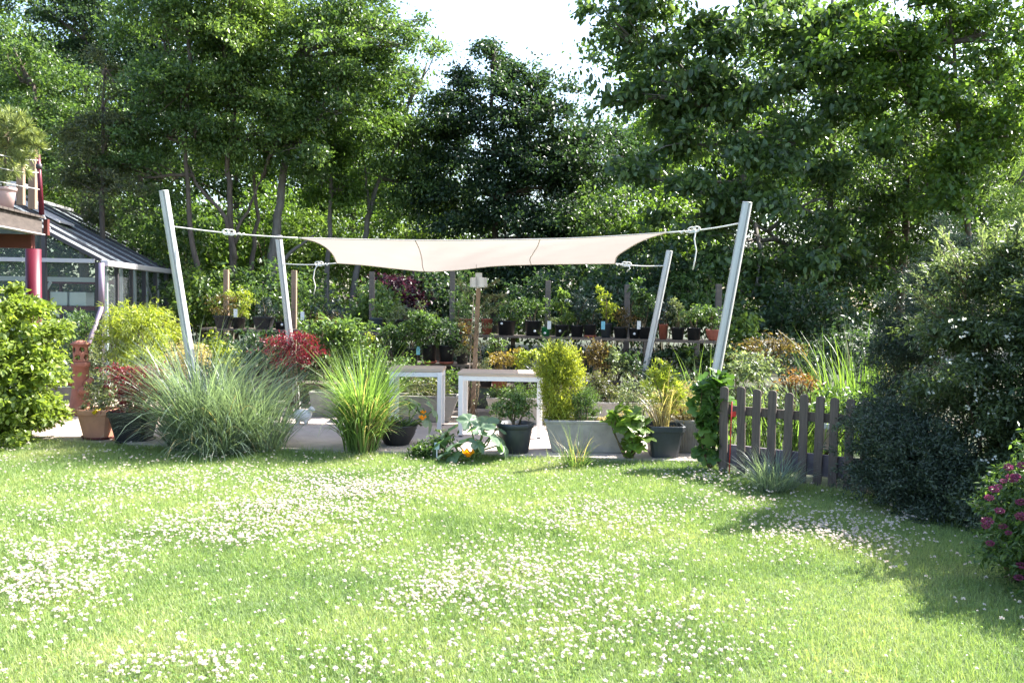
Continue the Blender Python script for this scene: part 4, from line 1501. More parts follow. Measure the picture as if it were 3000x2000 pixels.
ornamental('silver_grass', 'huge tuft of fine silvery green grass in front of the left pole',
           [(gp(590, 9.5, 0), 1000, 1.5, 1.0, .2, .009, dict(th=(.02, .75), bend=(.5, 1.9))), (gp(700, 9.45, 0), 850, 1.2, 1.0, .24, .008, dict(th=(.05, .7), bend=(.5, 2.0))),
            (gp(555, 9.4, 0), 600, .95, 1.0, .2, .008, dict(th=(.15, .8), bend=(.8, 2.2))), (gp(780, 9.4, 0), 350, .9, 1, .18, .008, dict(th=(.05, .8), bend=(.5, 2))),
            (gp(640, 9.2, 0), 420, .75, 1.1, .25, .008, dict(th=(.2, 1.0), bend=(.9, 2.2)))],
           'grass_silver', [(gp(620, 9.45, 0), 110, 1.1, 1, .3, .008, dict(th=(.1, .9), bend=(.6, 2.2)))])
ornamental('lime_grass', 'tall lime green grass fountain left of the tables',
           [(gp(1068, 9.4, 0), 640, 1.16, 1.0, .13, .013, dict(th=(.0, .17), bend=(.3, 2.6))), (gp(1060, 9.35, 0), 220, .9, 1, .17, .016, dict(th=(.05, .4), bend=(1.0, 2.6))), (gp(1075, 9.4, 0), 110, 1.3, 1, .12, .011, dict(th=(.1, .45), bend=(.6, 2.2)))],
           'grass_lime', [(gp(1068, 9.35, 0), 70, 1.1, 1, .12, .012, dict(th=(.1, .5), bend=(.8, 2.3)))])
ornamental('grass_tuft', 'small wispy grass tuft with tall stalks on the lawn before the trough',
           [(gp(1690, 8.75, 0), 160, .3, 1, .12, .005, dict(th=(.05, .8), bend=(.3, 1.8))), (gp(1695, 8.8, 0), 16, .62, .6, .1, .004, dict(th=(.0, .3), bend=(.1, .7)))], 'grass_lime',
           [(gp(1690, 8.75, 0), 50, .42, 1, .1, .004, dict(th=(.05, .5), bend=(.2, 1.6)))])
ornamental('grass_tuft', 'rounded tuft of coarse grass in front of the picket fence',
           [(gp(2275, 7.75, 0), 420, .42, 1, .16, .006, dict(th=(.05, .9), bend=(.3, 1.7)))], 'grass_silver')
ornamental('reed_grass', 'tall broad bladed reeds with yellow streaks behind the picket fence',
           [(gp(2540, 10.4, 0), 170, 1.4, 1, .5, .02, dict(th=(.0, .22), bend=(.05, 1.0))), (gp(2470, 10.2, 0), 120, 1.1, 1, .4, .018, dict(th=(.0, .3), bend=(.1, 1.2))), (gp(2420, 9.8, 0), 120, .95, 1, .4, .014, dict(th=(.0, .4), bend=(.3, 1.8)))], 'reed',
           [(gp(2540, 10.4, 0), 14, 1.45, 1, .4, .016, dict(th=(0, .3), bend=(.1, .9)))])
ornamental('wild_grass', 'loose tall meadow grass between the ribbed planter and the right front pole',
           [(gp(2040, 10.1, 0), 90, 1.2, 1, .35, .009, dict(th=(.0, .4), bend=(.2, 2.2))), (gp(2140, 10.0, 0), 90, 1.1, 1, .35, .009, dict(th=(.0, .4), bend=(.2, 1.8)))], 'grass_lime')
ornamental('wild_grass', 'low loose grass behind the pickets under the orange lilies',
           [(gp(2340, 9.3, 0), 160, .85, 1, .45, .013, dict(th=(.0, .4), bend=(.3, 1.8))), (gp(2220, 9.6, 0), 100, .8, 1, .4, .011, dict(th=(.0, .4), bend=(.3, 1.6)))], 'grass_lime')

# ================================================================== picket fence and its neighbours
pf = thing('picket_fence', gp(2290, 8.15, 0), 'weathered dark picket fence with round topped boards, in shade', 'fence')
pk = [(2125, 1132, 1384, 8.55), (2178, 1133, 1372, 8.46), (2219, 1140, 1375, 8.38), (2264, 1143, 1385, 8.30), (2312, 1150, 1395, 8.2), (2357, 1155, 1400, 8.12), (2402, 1160, 1412, 8.03), (2447, 1165, 1425, 7.95), (2492, 1168, 1430, 7.87), (2538, 1172, 1435, 7.8), (2584, 1176, 1440, 7.72)]
for x, y0, y1, d in pk:
    t = P(x - 2, y0, d)
    w2 = px2m(25, d) / 2
    a_ = math.atan2(-.8, .92)
    ax = Vector((math.cos(a_ * .9), math.sin(a_ * .9), 0))
    nn = Vector((-ax.y, ax.x, 0))
    ol = [(-w2, 0.0), (w2, 0.0), (w2, t.z - w2 * .6)] + [(w2 * math.cos(q) * 1.0, t.z - w2 * .6 + w2 * .6 * math.sin(q)) for q in np.linspace(.3, 2.84, 8)] + [(-w2, t.z - w2 * .6)]
    ln = random.gauss(0, .012)
    vs = []
    for s_ in (0, .022):
        for (a, b) in ol:
            vs.append(Vector((t.x, t.y, 0)) + ax * (a + ln * b) + nn * s_ + Vector((0, 0, b)))
    m_ = len(ol)
    MB().add(vs, [tuple(range(m_)), tuple(range(2 * m_ - 1, m_ - 1, -1))] + [(i, i + m_, (i + 1) % m_ + m_, (i + 1) % m_) for i in range(m_)]).build('picket', M['picket_wood'], pf, bevel=.003)
A, B = gp(2105, 8.6, 0), gp(2600, 7.7, 0)
off = Vector((.03, .055, 0))
for z, h in ((.62, .085),):
    MB().beam(A + off + Vector((0, 0, z)), B + off + Vector((0, 0, z)), .03, h).build('rail', M['picket_wood'], pf, bevel=.003)
MB().beam(A + off * 1.3 + Vector((0, 0, .18)), B + off * 1.3 + Vector((0, 0, .18)), .04, .2).build('kick_board', solid('kick_board', (.14, .12, .14), .8, noise=.3), pf, bevel=.003)
st = thing('garden_stake', gp(2147, 8.45, 0), 'thin red stake standing between the first two pickets', 'stake')
MB().tube([gp(2146, 8.4, 0), gp(2149, 8.4, .72)], .006, 6).build('rod', M['red_stake'], st)
MB().box(gp(2154, 8.4, .6), (.05, .006, .05)).build('flag', M['red_stake'], st)

# grape vine at the head of the fence and the fig by the square pot: large lobed leaves
def big_leaf_plant(name, label, base, lobes, n_, L, mat, cat, twigs=14, extra=None):
    root = thing(name, base, label, cat)
    lb = px_lobes(lobes)
    P_, O_ = [], []
    sb = MB()
    cnt = [max(1, int(n_ * (r[0] * r[2]) / sum(q[1][0] * q[1][2] for q in lb))) for c, r in lb]
    for (c, r), m in zip(lb, cnt):
        d_ = rnd_dir(m)
        p = c + d_ * np.array(r) * (.4 + .6 * rng.random((m, 1)) ** .5)
        P_.append(p)
        O_.append(d_)
        for i in range(max(2, twigs // len(lb))):
            limb(sb, Vector(base), Vector(p[rng.integers(m)]), .012, .004, n=5, sides=5)
    P_, O_ = np.concatenate(P_), np.concatenate(O_)
    sb.build('stems', M['stem'], root)
    vs, ts, b = [], [], 0
    for p, o_ in zip(P_, O_):
        r = L * random.uniform(.55, 1.2)
        n2 = 20
        th = np.linspace(0, 2 * np.pi, n2, endpoint=False)
        lob = .66 + .34 * np.abs(np.cos(th * 2.5)) ** .7
        lob *= np.where(np.abs(th - np.pi) < .2, .35, 1)
        X, Y = r * lob * np.cos(th), r * lob * np.sin(th)
        Z = -.2 * (X ** 2 + Y ** 2) / r + .12 * np.abs(Y) + .06 * r * np.sin(th * 5 + random.random() * 6)
        fw = np.array([o_[0] * .7 + random.gauss(0, .4), o_[1] * .7 + random.gauss(0, .4), -.1 + random.gauss(0, .45)])
        fw /= np.linalg.norm(fw)
        nr_ = np.array([random.gauss(0, .5) + o_[0] * .3, random.gauss(0, .5) + o_[1] * .3, 1.0])
        sd2 = np.cross(nr_, fw)
        sd2 /= np.linalg.norm(sd2)
        nr_ = np.cross(fw, sd2)
        pts = np.concatenate([[p], p + X[:, None] * fw + Y[:, None] * sd2 + Z[:, None] * nr_])
        vs.append(pts)
        ts.append(np.array([[0, 1 + i, 1 + (i + 1) % n2] for i in range(n2)]) + b)
        b += len(pts)
    np_mesh('foliage', np.concatenate(vs), np.concatenate(ts), M['leaf_' + mat], root)
    return root


M['leaf_vine'] = leaf_mat('leaf_vine', (.085, .17, .045), trans=.4, rough=.4)
M['leaf_fig'] = leaf_mat('leaf_fig', (.17, .27, .06), trans=.42, rough=.4)
big_leaf_plant('grape_vine', 'grape vine with large green leaves covering the left end of the picket fence', gp(2090, 8.7, 0),
               [(2085, 1140, 50, 50, 8.75), (2060, 1190, 44, 50, 8.75), (2110, 1180, 44, 50, 8.7), (2085, 1225, 48, 36, 8.7), (2060, 1260, 24, 40, 8.7), (2095, 1310, 34, 40, 8.65), (2065, 1325, 26, 30, 8.7), (2080, 1270, 40, 40, 8.65), (2100, 1115, 36, 24, 8.75)], 230, .075, 'vine', 'vine')
big_leaf_plant('fig_bush', 'young fig bush with bright lobed leaves in front of the concrete trough', gp(1850, 9.1, 0),
               [(1830, 1215, 50, 28, 9.05), (1850, 1250, 44, 30, 9.0), (1800, 1235, 26, 20, 9.0), (1870, 1280, 34, 30, 9.0), (1850, 1310, 26, 30, 9.0), (1880, 1240, 24, 26, 9.1)], 72, .09, 'fig', 'bush')
shrub('lily_clump', 'clump of orange lilies above the pickets', gp(2335, 9.5, 0), px_lobes([(2335, 1108, 36, 18, 9.5), (2370, 1118, 26, 14, 9.5), (2305, 1120, 22, 12, 9.5)]), 'orange', 34, 8, .07, .055, .018, cat='lilies', stems=16)
shrub('white_flowered_bush', 'pale bush with white blossom behind the first pickets', gp(2230, 9.6, 0), px_lobes([(2200, 1090, 50, 40, 9.7), (2240, 1080, 50, 44, 9.8), (2260, 1200, 60, 60, 9.4), (2200, 1220, 50, 60, 9.4), (2170, 1060, 40, 30, 9.9)]), 'silver', 150, 16, .08, .05, .026)
shrub('brown_shrub', 'reddish brown twiggy shrub behind the white blossom bush', gp(2240, 11.6, 0), px_lobes([(2240, 1020, 60, 40, 11.8), (2300, 1010, 46, 26, 11.8), (2190, 1050, 40, 40, 11.6)]), 'rust', 80, 18, .12, .06, .024)
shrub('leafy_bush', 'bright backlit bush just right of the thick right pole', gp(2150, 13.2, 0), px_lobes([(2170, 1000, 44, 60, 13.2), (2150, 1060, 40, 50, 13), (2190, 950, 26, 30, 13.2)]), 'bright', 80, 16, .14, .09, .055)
shrub('leafy_bush', 'dark bush behind the reeds and the fence', gp(2430, 12.4, 0), px_lobes([(2400, 1040, 80, 60, 12.6), (2480, 1010, 70, 80, 12.6), (2350, 1060, 60, 50, 12.2), (2560, 1060, 70, 80, 12.4)]), 'dark', 150, 18, .16, .08, .04)
shrub('leafy_bush', 'mixed green bush behind the low boards of the picket fence', gp(2400, 9.2, 0), px_lobes([(2400, 1230, 60, 60, 9.1), (2480, 1220, 60, 70, 9), (2320, 1250, 50, 50, 9.1), (2450, 1160, 60, 30, 9.4)]), 'mid', 110, 16, .1, .06, .026)
bx_ = thing('white_crate', gp(2424, 8.9, .2), 'small white box glimpsed between the pickets', 'box')
MB().box(gp(2424, 8.9, .43), (.09, .07, .05)).build('lid', M['tag_white'], bx_)
MB().box(gp(2424, 8.9, .3), (.075, .06, .2)).build('body', M['table_wood'], bx_)

# ================================================================== greenhouse
gh0 = P(292, 765, 13.5)
EZ = gh0.z
ga = Vector((-.1515, 1, 0)).normalized()
gq = Vector((-ga.y, ga.x, 0))
gq = Vector((-1, -.1515, 0)).normalized()
BAY, NB_ = .84, 7
HW = 2.3
RZ = .535 * HW
g0 = Vector((gh0.x, gh0.y, 0))
gh = thing('greenhouse', g0, 'long glass greenhouse with dark frame behind the left hedge', 'greenhouse')


def gpt(along, across, z):
    return g0 + ga * along + gq * across + Vector((0, 0, z))


def glass_mat(name, tint, rough, fac):
    m, n, l = new_mat(name)
    out = n.new('ShaderNodeOutputMaterial')
    tr = n.new('ShaderNodeBsdfTransparent')
    tr.inputs[0].default_value = (*tint, 1)
    gl = n.new('ShaderNodeBsdfPrincipled')
    gl.inputs['Base Color'].default_value = (.45, .5, .53, 1)
    gl.inputs['Roughness'].default_value = rough
    gl.inputs['Specular IOR Level'].default_value = .6
    mx = n.new('ShaderNodeMixShader')
    mx.inputs[0].default_value = fac
    l.new(tr.outputs[0], mx.inputs[1])
    l.new(gl.outputs[0], mx.inputs[2])
    l.new(mx.outputs[0], out.inputs[0])
    return m


M['glass'] = glass_mat('glass', (.78, .86, .82), .05, .1)
M['roof_glass'] = glass_mat('roof_glass', (.55, .62, .64), .2, .72)
L_ = BAY * NB_
# walls of glass: long side, front gable, far gable
MB().add([gpt(.02, .0, .25), gpt(L_ - .02, .0, .25), gpt(L_ - .02, .0, EZ - .03), gpt(.02, .0, EZ - .03)], [(0, 1, 2, 3)]).build('wall_glass', M['glass'], gh)
MB().add([gpt(0, .02, .25), gpt(0, 2 * HW - .02, .25), gpt(0, 2 * HW - .02, EZ - .03), gpt(0, HW, EZ + RZ - .05), gpt(0, .02, EZ - .03)], [(0, 1, 2, 3, 4)]).build('gable_glass', M['glass'], gh)
MB().add([gpt(L_, .02, .25), gpt(L_, 2 * HW - .02, .25), gpt(L_, 2 * HW - .02, EZ - .03), gpt(L_, HW, EZ + RZ - .05), gpt(L_, .02, EZ - .03)], [(0, 1, 2, 3, 4)]).build('gable_glass', M['glass'], gh)
for s_, e0, e1 in ((0, 0.0, HW), (1, 2 * HW, HW)):
    MB().add([gpt(.02, e0, EZ + .0), gpt(L_ - .02, e0, EZ), gpt(L_ - .02, e1, EZ + RZ), gpt(.02, e1, EZ + RZ)], [(0, 1, 2, 3)]).build('roof_glass', M['roof_glass'], gh)
MB().beam(gpt(L_, 2 * HW, 0.0), gpt(L_, 2 * HW, EZ), .05, .05).build('corner_post', M['frame_dark'], gh)
MB().beam(gpt(0, 0, 0.0), gpt(0, 0, EZ - .02), .1, .1).build('corner_post', M['frame_dark'], gh)
MB().beam(gpt(0, 2 * HW, 0.0), gpt(0, 2 * HW, EZ - .02), .1, .1).build('corner_post', M['frame_dark'], gh)
MB().beam(gpt(-.02, .78, .0), gpt(-.02, .78, EZ + .4), .06, .06).build('gable_post', M['frame_dark'], gh)
MB().beam(gpt(-.02, 1.72, .0), gpt(-.02, 1.72, EZ + .9), .06, .06).build('gable_post', M['frame_dark'], gh)
for i in range(1, NB_ + 1):
    MB().beam(gpt(i * BAY, -.01, 0), gpt(i * BAY, -.01, EZ - .03), .045, .06).build('mullion', M['frame_dark'], gh)
    MB().beam(gpt(i * BAY - .09, .12, 0), gpt(i * BAY - .09, .12, EZ - .06), .05, .04).build('inner_stud', M['frame_alu'], gh)
for i in range(NB_ + 1):
    w0 = .07 if i == 0 else .028
    MB().beam(gpt(i * BAY, -.02, EZ + .012), gpt(i * BAY, HW, EZ + RZ + .022), w0, .05).build('rafter', M['frame_dark'], gh)
MB().beam(gpt(-.03, HW, EZ + RZ + .05), gpt(L_ + .03, HW, EZ + RZ + .05), .1, .05).build('ridge', M['frame_alu'], gh)
mb = MB().beam(gpt(-.04, -.08, EZ - .03), gpt(L_ + .04, -.08, EZ - .03), .11, .09)
mb.build('gutter', M['frame_alu'], gh, bevel=.01)
MB().beam(gpt(-.03, .06, EZ + .0), gpt(-.03, 2 * HW - .06, EZ + .0), .05, .06).build('tie_bar', M['frame_alu'], gh)
MB().beam(gpt(.3, .06, EZ - .28), gpt(.3, 2 * HW - .06, EZ - .28), .05, .07).build('tie_bar', M['frame_alu'], gh)
MB().beam(gpt(L_ * .5, .1, EZ - .1), gpt(L_ * .75, .1, .9), .03, .04).build('brace', M['frame_alu'], gh)
MB().beam(gpt(.15, .75, EZ - .32), gpt(.15, 1.35, .7), .03, .04).build('brace', M['frame_alu'], gh)
MB().beam(gpt(0, -.03, .08), gpt(L_, -.03, .08), .1, .34).build('base_wall', M['concrete_dark'], gh)
MB().beam(gpt(-.04, 0, .08), gpt(-.04, 2 * HW, .08), .1, .34).build('base_wall', M['concrete_dark'], gh)
# raised roof vents
for a0, a1 in ((.15, 1.0), (1.75, 2.5)):
    up = .52 if a0 < 1 else .08
    e0 = 1.15
    z0 = EZ + RZ * e0 / HW + .03
    zr = EZ + RZ + .07
    v = MB()
    pts = [gpt(a0, HW, zr), gpt(a1, HW, zr), gpt(a1, e0, z0 + up), gpt(a0, e0, z0 + up)]
    v.add(pts + [p - Vector((0, 0, .03)) for p in pts], [(0, 1, 2, 3), (7, 6, 5, 4), (0, 4, 5, 1), (1, 5, 6, 2), (2, 6, 7, 3), (3, 7, 4, 0)])
    vt = v.build('roof_vent', M['frame_alu'], gh)
    if up > .2:
        MB().beam(gpt((a0 + a1) / 2, e0 - .25, EZ + RZ * (e0 - .25) / HW + .03), gpt((a0 + a1) / 2, e0 + .03, z0 + up - .03), .02, .02).build('vent_stay', M['frame_alu'], vt)
# rainwater pipe: down the corner, then slanting to the clay chimney
pa, pb_, pc = P(297, 770, 13.35), P(297, 897, 13.35), P(258, 1010, 12.6)
mb = MB()
mb.tube([pa, pb_], .04, 14)
mb.build('down_pipe', M['pipe_purple'], gh)
mb = MB()
mb.tube([pb_ + Vector((0, 0, .04)), pb_ + Vector((0, -.02, -.05)), pc], .034, 12)
mb.build('down_pipe', M['pipe_purple'], gh)
# red shelving with white boxes inside
rs = thing('storage_rack', gpt(1.6, .75, .2), 'red metal rack standing inside the greenhouse', 'shelf rack')
for z in (1.0, 1.42, 1.86):
    MB().box(gpt(1.6, .75, z), (1.0, .5, .07)).build('shelf', M['red_steel'], rs)
for sx in (-.47, .47):
    for sy in (-.22, .22):
        MB().beam(gpt(1.6, .75, .1) + Vector((sx, sy, 0)), gpt(1.6, .75, 1.95) + Vector((sx, sy, 0)), .04, .04).build('upright', M['red_steel'], rs)
for i, (dx, lab) in enumerate(((-.3, 'left white box on the red rack in the greenhouse'), (.02, 'right white box on the red rack in the greenhouse'))):
    b_ = MB().box(gpt(1.6, .75, 1.458 + .115) + Vector((dx, -.05, 0)), (.28, .3, .23)).build('storage_box', M['tag_white'], None, bevel=.01)
    tag(b_, lab, 'box', 'white boxes on the red rack')

# ================================================================== roof deck at the left
dc = P(124, 634, 10.6)
dz = dc.z
d0 = Vector((dc.x, dc.y, 0))


def dpt(along, across, z):
    return d0 + ga * along + gq * across + Vector((0, 0, z))


dk = thing('roof_deck', Vector((d0.x, d0.y, 0)), 'raised wooden roof deck with dark fascia on a red steel column', 'terrace roof')
mb = MB()
for i in range(24):
    mb.beam(dpt(-.075 - i * .15, -.03, dz - .013), dpt(-.075 - i * .15, 3.6, dz - .013), .14, .026)
mb.build('deck_boards', M['deck_wood'], dk)
MB().beam(dpt(0, .03, dz - .12), dpt(-3.6, .03, dz - .12), .05, .17).build('fascia', M['deck_wood'], dk)
MB().beam(dpt(.0, .02, dz - .215), dpt(-3.6, .02, dz - .215), .1, .014).build('flange', M['frame_alu'], dk)
MB().beam(dpt(-.02, .1, dz - .3), dpt(-.02, 3.6, dz - .3), .12, .16).build('cross_beam', M['dark_red'], dk)
MB().beam(dpt(.045, -.03, dz - .22), dpt(.045, -.03, dz - .03), .05, .05).build('bracket', M['dark_red'], dk)
ct = P(97, 684, 10.75)
mb = MB()
mb.tube([(ct.x, ct.y, 0.0), (ct.x, ct.y, dz - .38)], .088, 28)
mb.build('column', M['red_steel'], dk)
a, b = P(122, 630, 10.55), P(112, 452, 10.5)
mb = MB()
mb.tube([a, b], [.03, .022], 14)
rp = mb.build('rail_post', M['red_steel'], dk)
mb = MB()
mb.tube([a.lerp(b, .76), a.lerp(b, .84)], .034, 14)
mb.build('clamp', M['frame_dark'], rp)
MB().beam(P(96, 612, 11.0), P(96, 440, 11.0), .085, .06, up=(0, 1, 0)).build('wood_post', M['post_wood'], dk)
MB().beam(P(61, 600, 11.4), P(61, 470, 11.4), .085, .06, up=(0, 1, 0)).build('wood_post', M['post_wood'], dk)
for y0, y1, t in ((540, 560, .42), (462, 475, .9), (500, 520, .7)):
    mb = MB()
    mb.tube([a.lerp(b, t), P(60, y0 + 5, 9.9), P(-60, y0 - 20, 9.0)], .005, 5)
    mb.build('rail_wire', M['alu'], dk)
# second, thinner post of the building below the deck
MB().beam(gpt(-.9, 1.65, 0), gpt(-.9, 1.65, 2.5), .06, .06).build('side_post', M['frame_dark'], dk)

pd = 9.75
pc0 = P(8, 596, pd)
pc0.z = dz
pine = thing('potted_pine', pc0, 'young long needled pine in a pink pot on the roof deck', 'potted plant')
pot_parts(pine, pc0, px2m(36, pd), px2m(62, pd), 'pink_pot', 'round')
sb = MB()
NP, NF = [], []
tr0 = pc0 + Vector((0, 0, .18))
trunk = [tr0, P(15, 470, pd), P(25, 380, pd)]
sb.tube(trunk, [.018, .014, .006], 6)
for (x, y) in ((30, 335), (80, 370), (110, 400), (115, 430), (60, 345), (0, 350), (70, 420), (90, 455), (40, 400), (20, 440), (60, 470), (-20, 400), (-40, 430), (0, 480), (100, 415), (45, 365), (75, 500), (-10, 330), (10, 520), (40, 500), (-60, 380)):
    e_ = P(x, y, pd + random.uniform(-.25, .25))
    pts = limb(sb, trunk[1].lerp(trunk[2], random.random()), e_, .008, .003, n=5, sides=5)
    for p in pts[2:]:
        m = 95
        dv = np.array((e_ - trunk[1]).normalized())
        f_ = unit(dv * 1.1 + rng.normal(size=(m, 3)) * .8 + np.array([0, 0, .15]))
        NP.append(np.repeat(np.array(p)[None], m, 0))
        NF.append(f_)
sb.build('trunk', M['stem'], pine)
NP, NF = np.concatenate(NP), np.concatenate(NF)
V, T = leaf_arrays(NP, NF, rnd_dir(len(NP)), rng.uniform(.07, .14, len(NP)), .003, droop=.12)
np_mesh('needles', V, T, M['leaf_pine'], pine)

# ================================================================== shrubs at the left
M['leaf_hedge'] = leaf_mat('leaf_hedge', (.18, .25, .055), trans=.4, rough=.38, spec=.55, var=.3)
shrub('hornbeam_hedge', 'large bright leaved bush at the left edge before the red column', gp(70, 9.9, 0),
      px_lobes([(40, 950, 95, 85, 9.9, .6), (125, 1000, 40, 75, 9.9, .4), (70, 1110, 90, 110, 9.8, .5), (10, 1130, 110, 140, 9.7, .6), (80, 1205, 60, 60, 9.75, .4), (0, 1230, 95, 50, 9.7, .5), (10, 880, 50, 46, 10, .4), (-110, 1050, 110, 200, 9.6, .6)]),
      'hedge', 1000, 24, .1, .064, .04, shape='oval', shell=.6, bough=9, pad=.45, cat='hedge bush', stems=14)
shrub('bamboo', 'feathery bright yellow green bamboo in front of the greenhouse wall', gp(410, 12.3, 0),
      px_lobes([(400, 990, 70, 70, 12.3, .4), (360, 930, 50, 46, 12.3, .4), (430, 930, 46, 40, 12.3, .4), (420, 1050, 70, 40, 12.1, .4), (340, 1000, 40, 60, 12.3, .35), (470, 960, 30, 60, 12.4, .3)]),
      'yellowgreen', 330, 24, .1, .075, .014, droop=.35, cat='bamboo', stems=20)
shrub('leafy_bush', 'round yellow bush right of the bamboo', gp(515, 13.0, 0), px_lobes([(512, 965, 30, 34, 13), (500, 1000, 30, 30, 13)]), 'golden', 60, 20, .08, .05, .022)
shrub('leafy_bush', 'dark bush low behind the terracotta pot and the chimney', gp(330, 12.6, 0), px_lobes([(300, 1110, 70, 60, 12.4, .3), (380, 1130, 80, 50, 12.2, .3), (470, 1120, 70, 60, 11.9, .3), (250, 1040, 40, 60, 12.9, .3)]), 'greygreen', 150, 20, .11, .055, .024)
shrub('leafy_bush', 'grey green bush in front of the greenhouse gable behind the left hedge', gp(225, 12.9, 0), px_lobes([(230, 960, 30, 50, 12.9, .3), (215, 1020, 40, 60, 12.8, .3)]), 'mid', 70, 20, .1, .055, .024)

# ================================================================== trees
def gl(px, d):
    return gp(px, d, 0)


TG = 'trees behind the plant benches'
# left wood
tree('broadleaf_tree', 'dark tall tree in the upper left corner behind the others',
     [([gl(250, 24), P(250, 500, 24), P(255, 120, 24)], .2, .06)],
     px_lobes([(240, 70, 220, 130, 24, 1.5), (120, 10, 160, 120, 24, 1.5), (330, 200, 180, 120, 23.5, 1.4), (200, -120, 240, 130, 24, 1.6), (150, 180, 130, 90, 23.5, 1.2)]), 'dark', 620, 34, .34, .1, .055, group=TG)
tree('broadleaf_tree', 'sunlit yellow green tree at the far left above the roof deck',
     [([gl(120, 19), P(110, 500, 19), P(100, 250, 19)], .14, .05)],
     px_lobes([(60, 240, 170, 120, 19, 1.0), (90, 400, 170, 100, 19, 1.0), (200, 320, 130, 110, 19, 1.0), (40, 140, 120, 80, 19.2, .9), (200, 500, 150, 100, 19, .9), (60, 560, 150, 120, 19.5, .9)]), 'mid', 720, 34, .26, .085, .045, group=TG)
tree('thuja_tree', 'brownish feathery conifer among the left trees',
     [([gl(300, 17), P(300, 600, 17), P(305, 220, 17)], .1, .02)],
     px_lobes([(310, 200, 50, 90, 17, .35), (305, 310, 85, 90, 17, .5), (310, 430, 110, 100, 17, .6), (300, 560, 130, 100, 17, .7), (250, 480, 80, 80, 17, .5)]), 'thuja', 380, 36, .17, .09, .024, group=TG, up=.2, flat=.9, droop=.3)
tree('broadleaf_tree', 'slender tree with a dark leaning stem left of centre left',
     [([gl(612, 17.2), P(590, 880, 17.2), P(562, 680, 17.2), P(545, 480, 17.2), P(548, 260, 17.2)], .1, .035), ([P(690, 760, 17.2), P(660, 640, 17.2), P(590, 560, 17.3), P(540, 470, 17.4)], .06, .03)],
     px_lobes([(480, 120, 170, 130, 17.4, 1.1), (420, 260, 140, 120, 17.2, .9), (540, 260, 130, 120, 17.2, .9), (470, 400, 130, 90, 17.2, .8), (540, 30, 170, 110, 17.4, 1.0), (580, 420, 90, 80, 17.2, .7), (420, 520, 110, 80, 17.2, .7)]), 'mid', 760, 34, .25, .08, .042, group=TG, twigs=70)
tree('broadleaf_tree', 'twin stemmed tree with dark straight trunks behind the left rope',
     [([gl(690, 17.5), P(686, 820, 17.5), P(676, 640, 17.5), P(668, 500, 17.5), P(690, 300, 17.5)], .115, .05), ([P(684, 720, 17.5), P(722, 620, 17.6), P(770, 520, 17.7)], .05, .025),
      ([gl(728, 18), P(738, 800, 18), P(752, 640, 18), P(745, 480, 18)], .09, .035)],
     px_lobes([(680, 140, 180, 140, 17.5, 1.2), (760, 260, 150, 110, 17.6, 1.0), (640, 300, 120, 110, 17.5, .9), (700, 400, 130, 80, 17.5, .8), (690, -30, 220, 130, 17.6, 1.2), (800, 420, 80, 60, 17.6, .6)]), 'bright', 820, 34, .25, .08, .042, group=TG, twigs=70)
tree('broadleaf_tree', 'big spreading tree with a grey leaning trunk and layered boughs',
     [([gl(770, 18.2), P(790, 850, 18.2), P(800, 740, 18.2), P(822, 600, 18.2), P(838, 420, 18.2), P(860, 180, 18.2)], .17, .07), ([P(795, 800, 18.2), P(850, 740, 18.3), P(920, 690, 18.4)], .07, .03)],
     px_lobes([(900, 120, 250, 130, 18, 1.5), (1020, 190, 180, 100, 18, 1.3), (850, 260, 220, 110, 17.8, 1.4), (1080, 90, 130, 110, 18.2, 1.1), (1000, 330, 170, 90, 17.8, 1.1), (780, 360, 150, 90, 17.6, 1.0), (900, 430, 150, 70, 17.6, .9), (930, 10, 230, 110, 18.2, 1.5), (1130, 180, 90, 90, 18, .8), (1215, 75, 34, 26, 18, .25), (1175, 130, 40, 30, 18, .3)]), 'mid', 1150, 36, .27, .085, .045, group=TG, bark='bark_grey', twigs=110)
tree('broadleaf_tree', 'thin straight grey trunked tree left of the sail middle',
     [([gl(955, 19), P(960, 800, 19), P(965, 640, 19), P(972, 480, 19), P(980, 330, 19)], .085, .045)],
     px_lobes([(980, 400, 130, 80, 19, .9), (1060, 330, 110, 80, 19, .8), (940, 520, 110, 60, 19, .7), (1010, 560, 90, 60, 19, .7)]), 'hornbeam', 420, 32, .26, .085, .045, group=TG, bark='bark_grey')
tree('broadleaf_tree', 'leaning dark stemmed tree with pale light green crown beside the sky gap',
     [([gl(1010, 19.5), P(1045, 800, 19.5), P(1080, 640, 19.5), P(1110, 520, 19.5), P(1165, 430, 19.5), P(1200, 300, 19.5)], .11, .03), ([P(1080, 640, 19.5), P(1075, 540, 19.5), P(1060, 440, 19.5)], .05, .025)],
     px_lobes([(1200, 300, 100, 110, 19.6, .7), (1250, 190, 60, 80, 19.8, .5), (1180, 420, 110, 90, 19.6, .7), (1240, 430, 80, 100, 19.8, .6), (1120, 520, 110, 70, 19.5, .7), (1200, 540, 120, 80, 19.8, .8)]), 'light', 520, 32, .25, .08, .04, group=TG, bark='bark_grey')
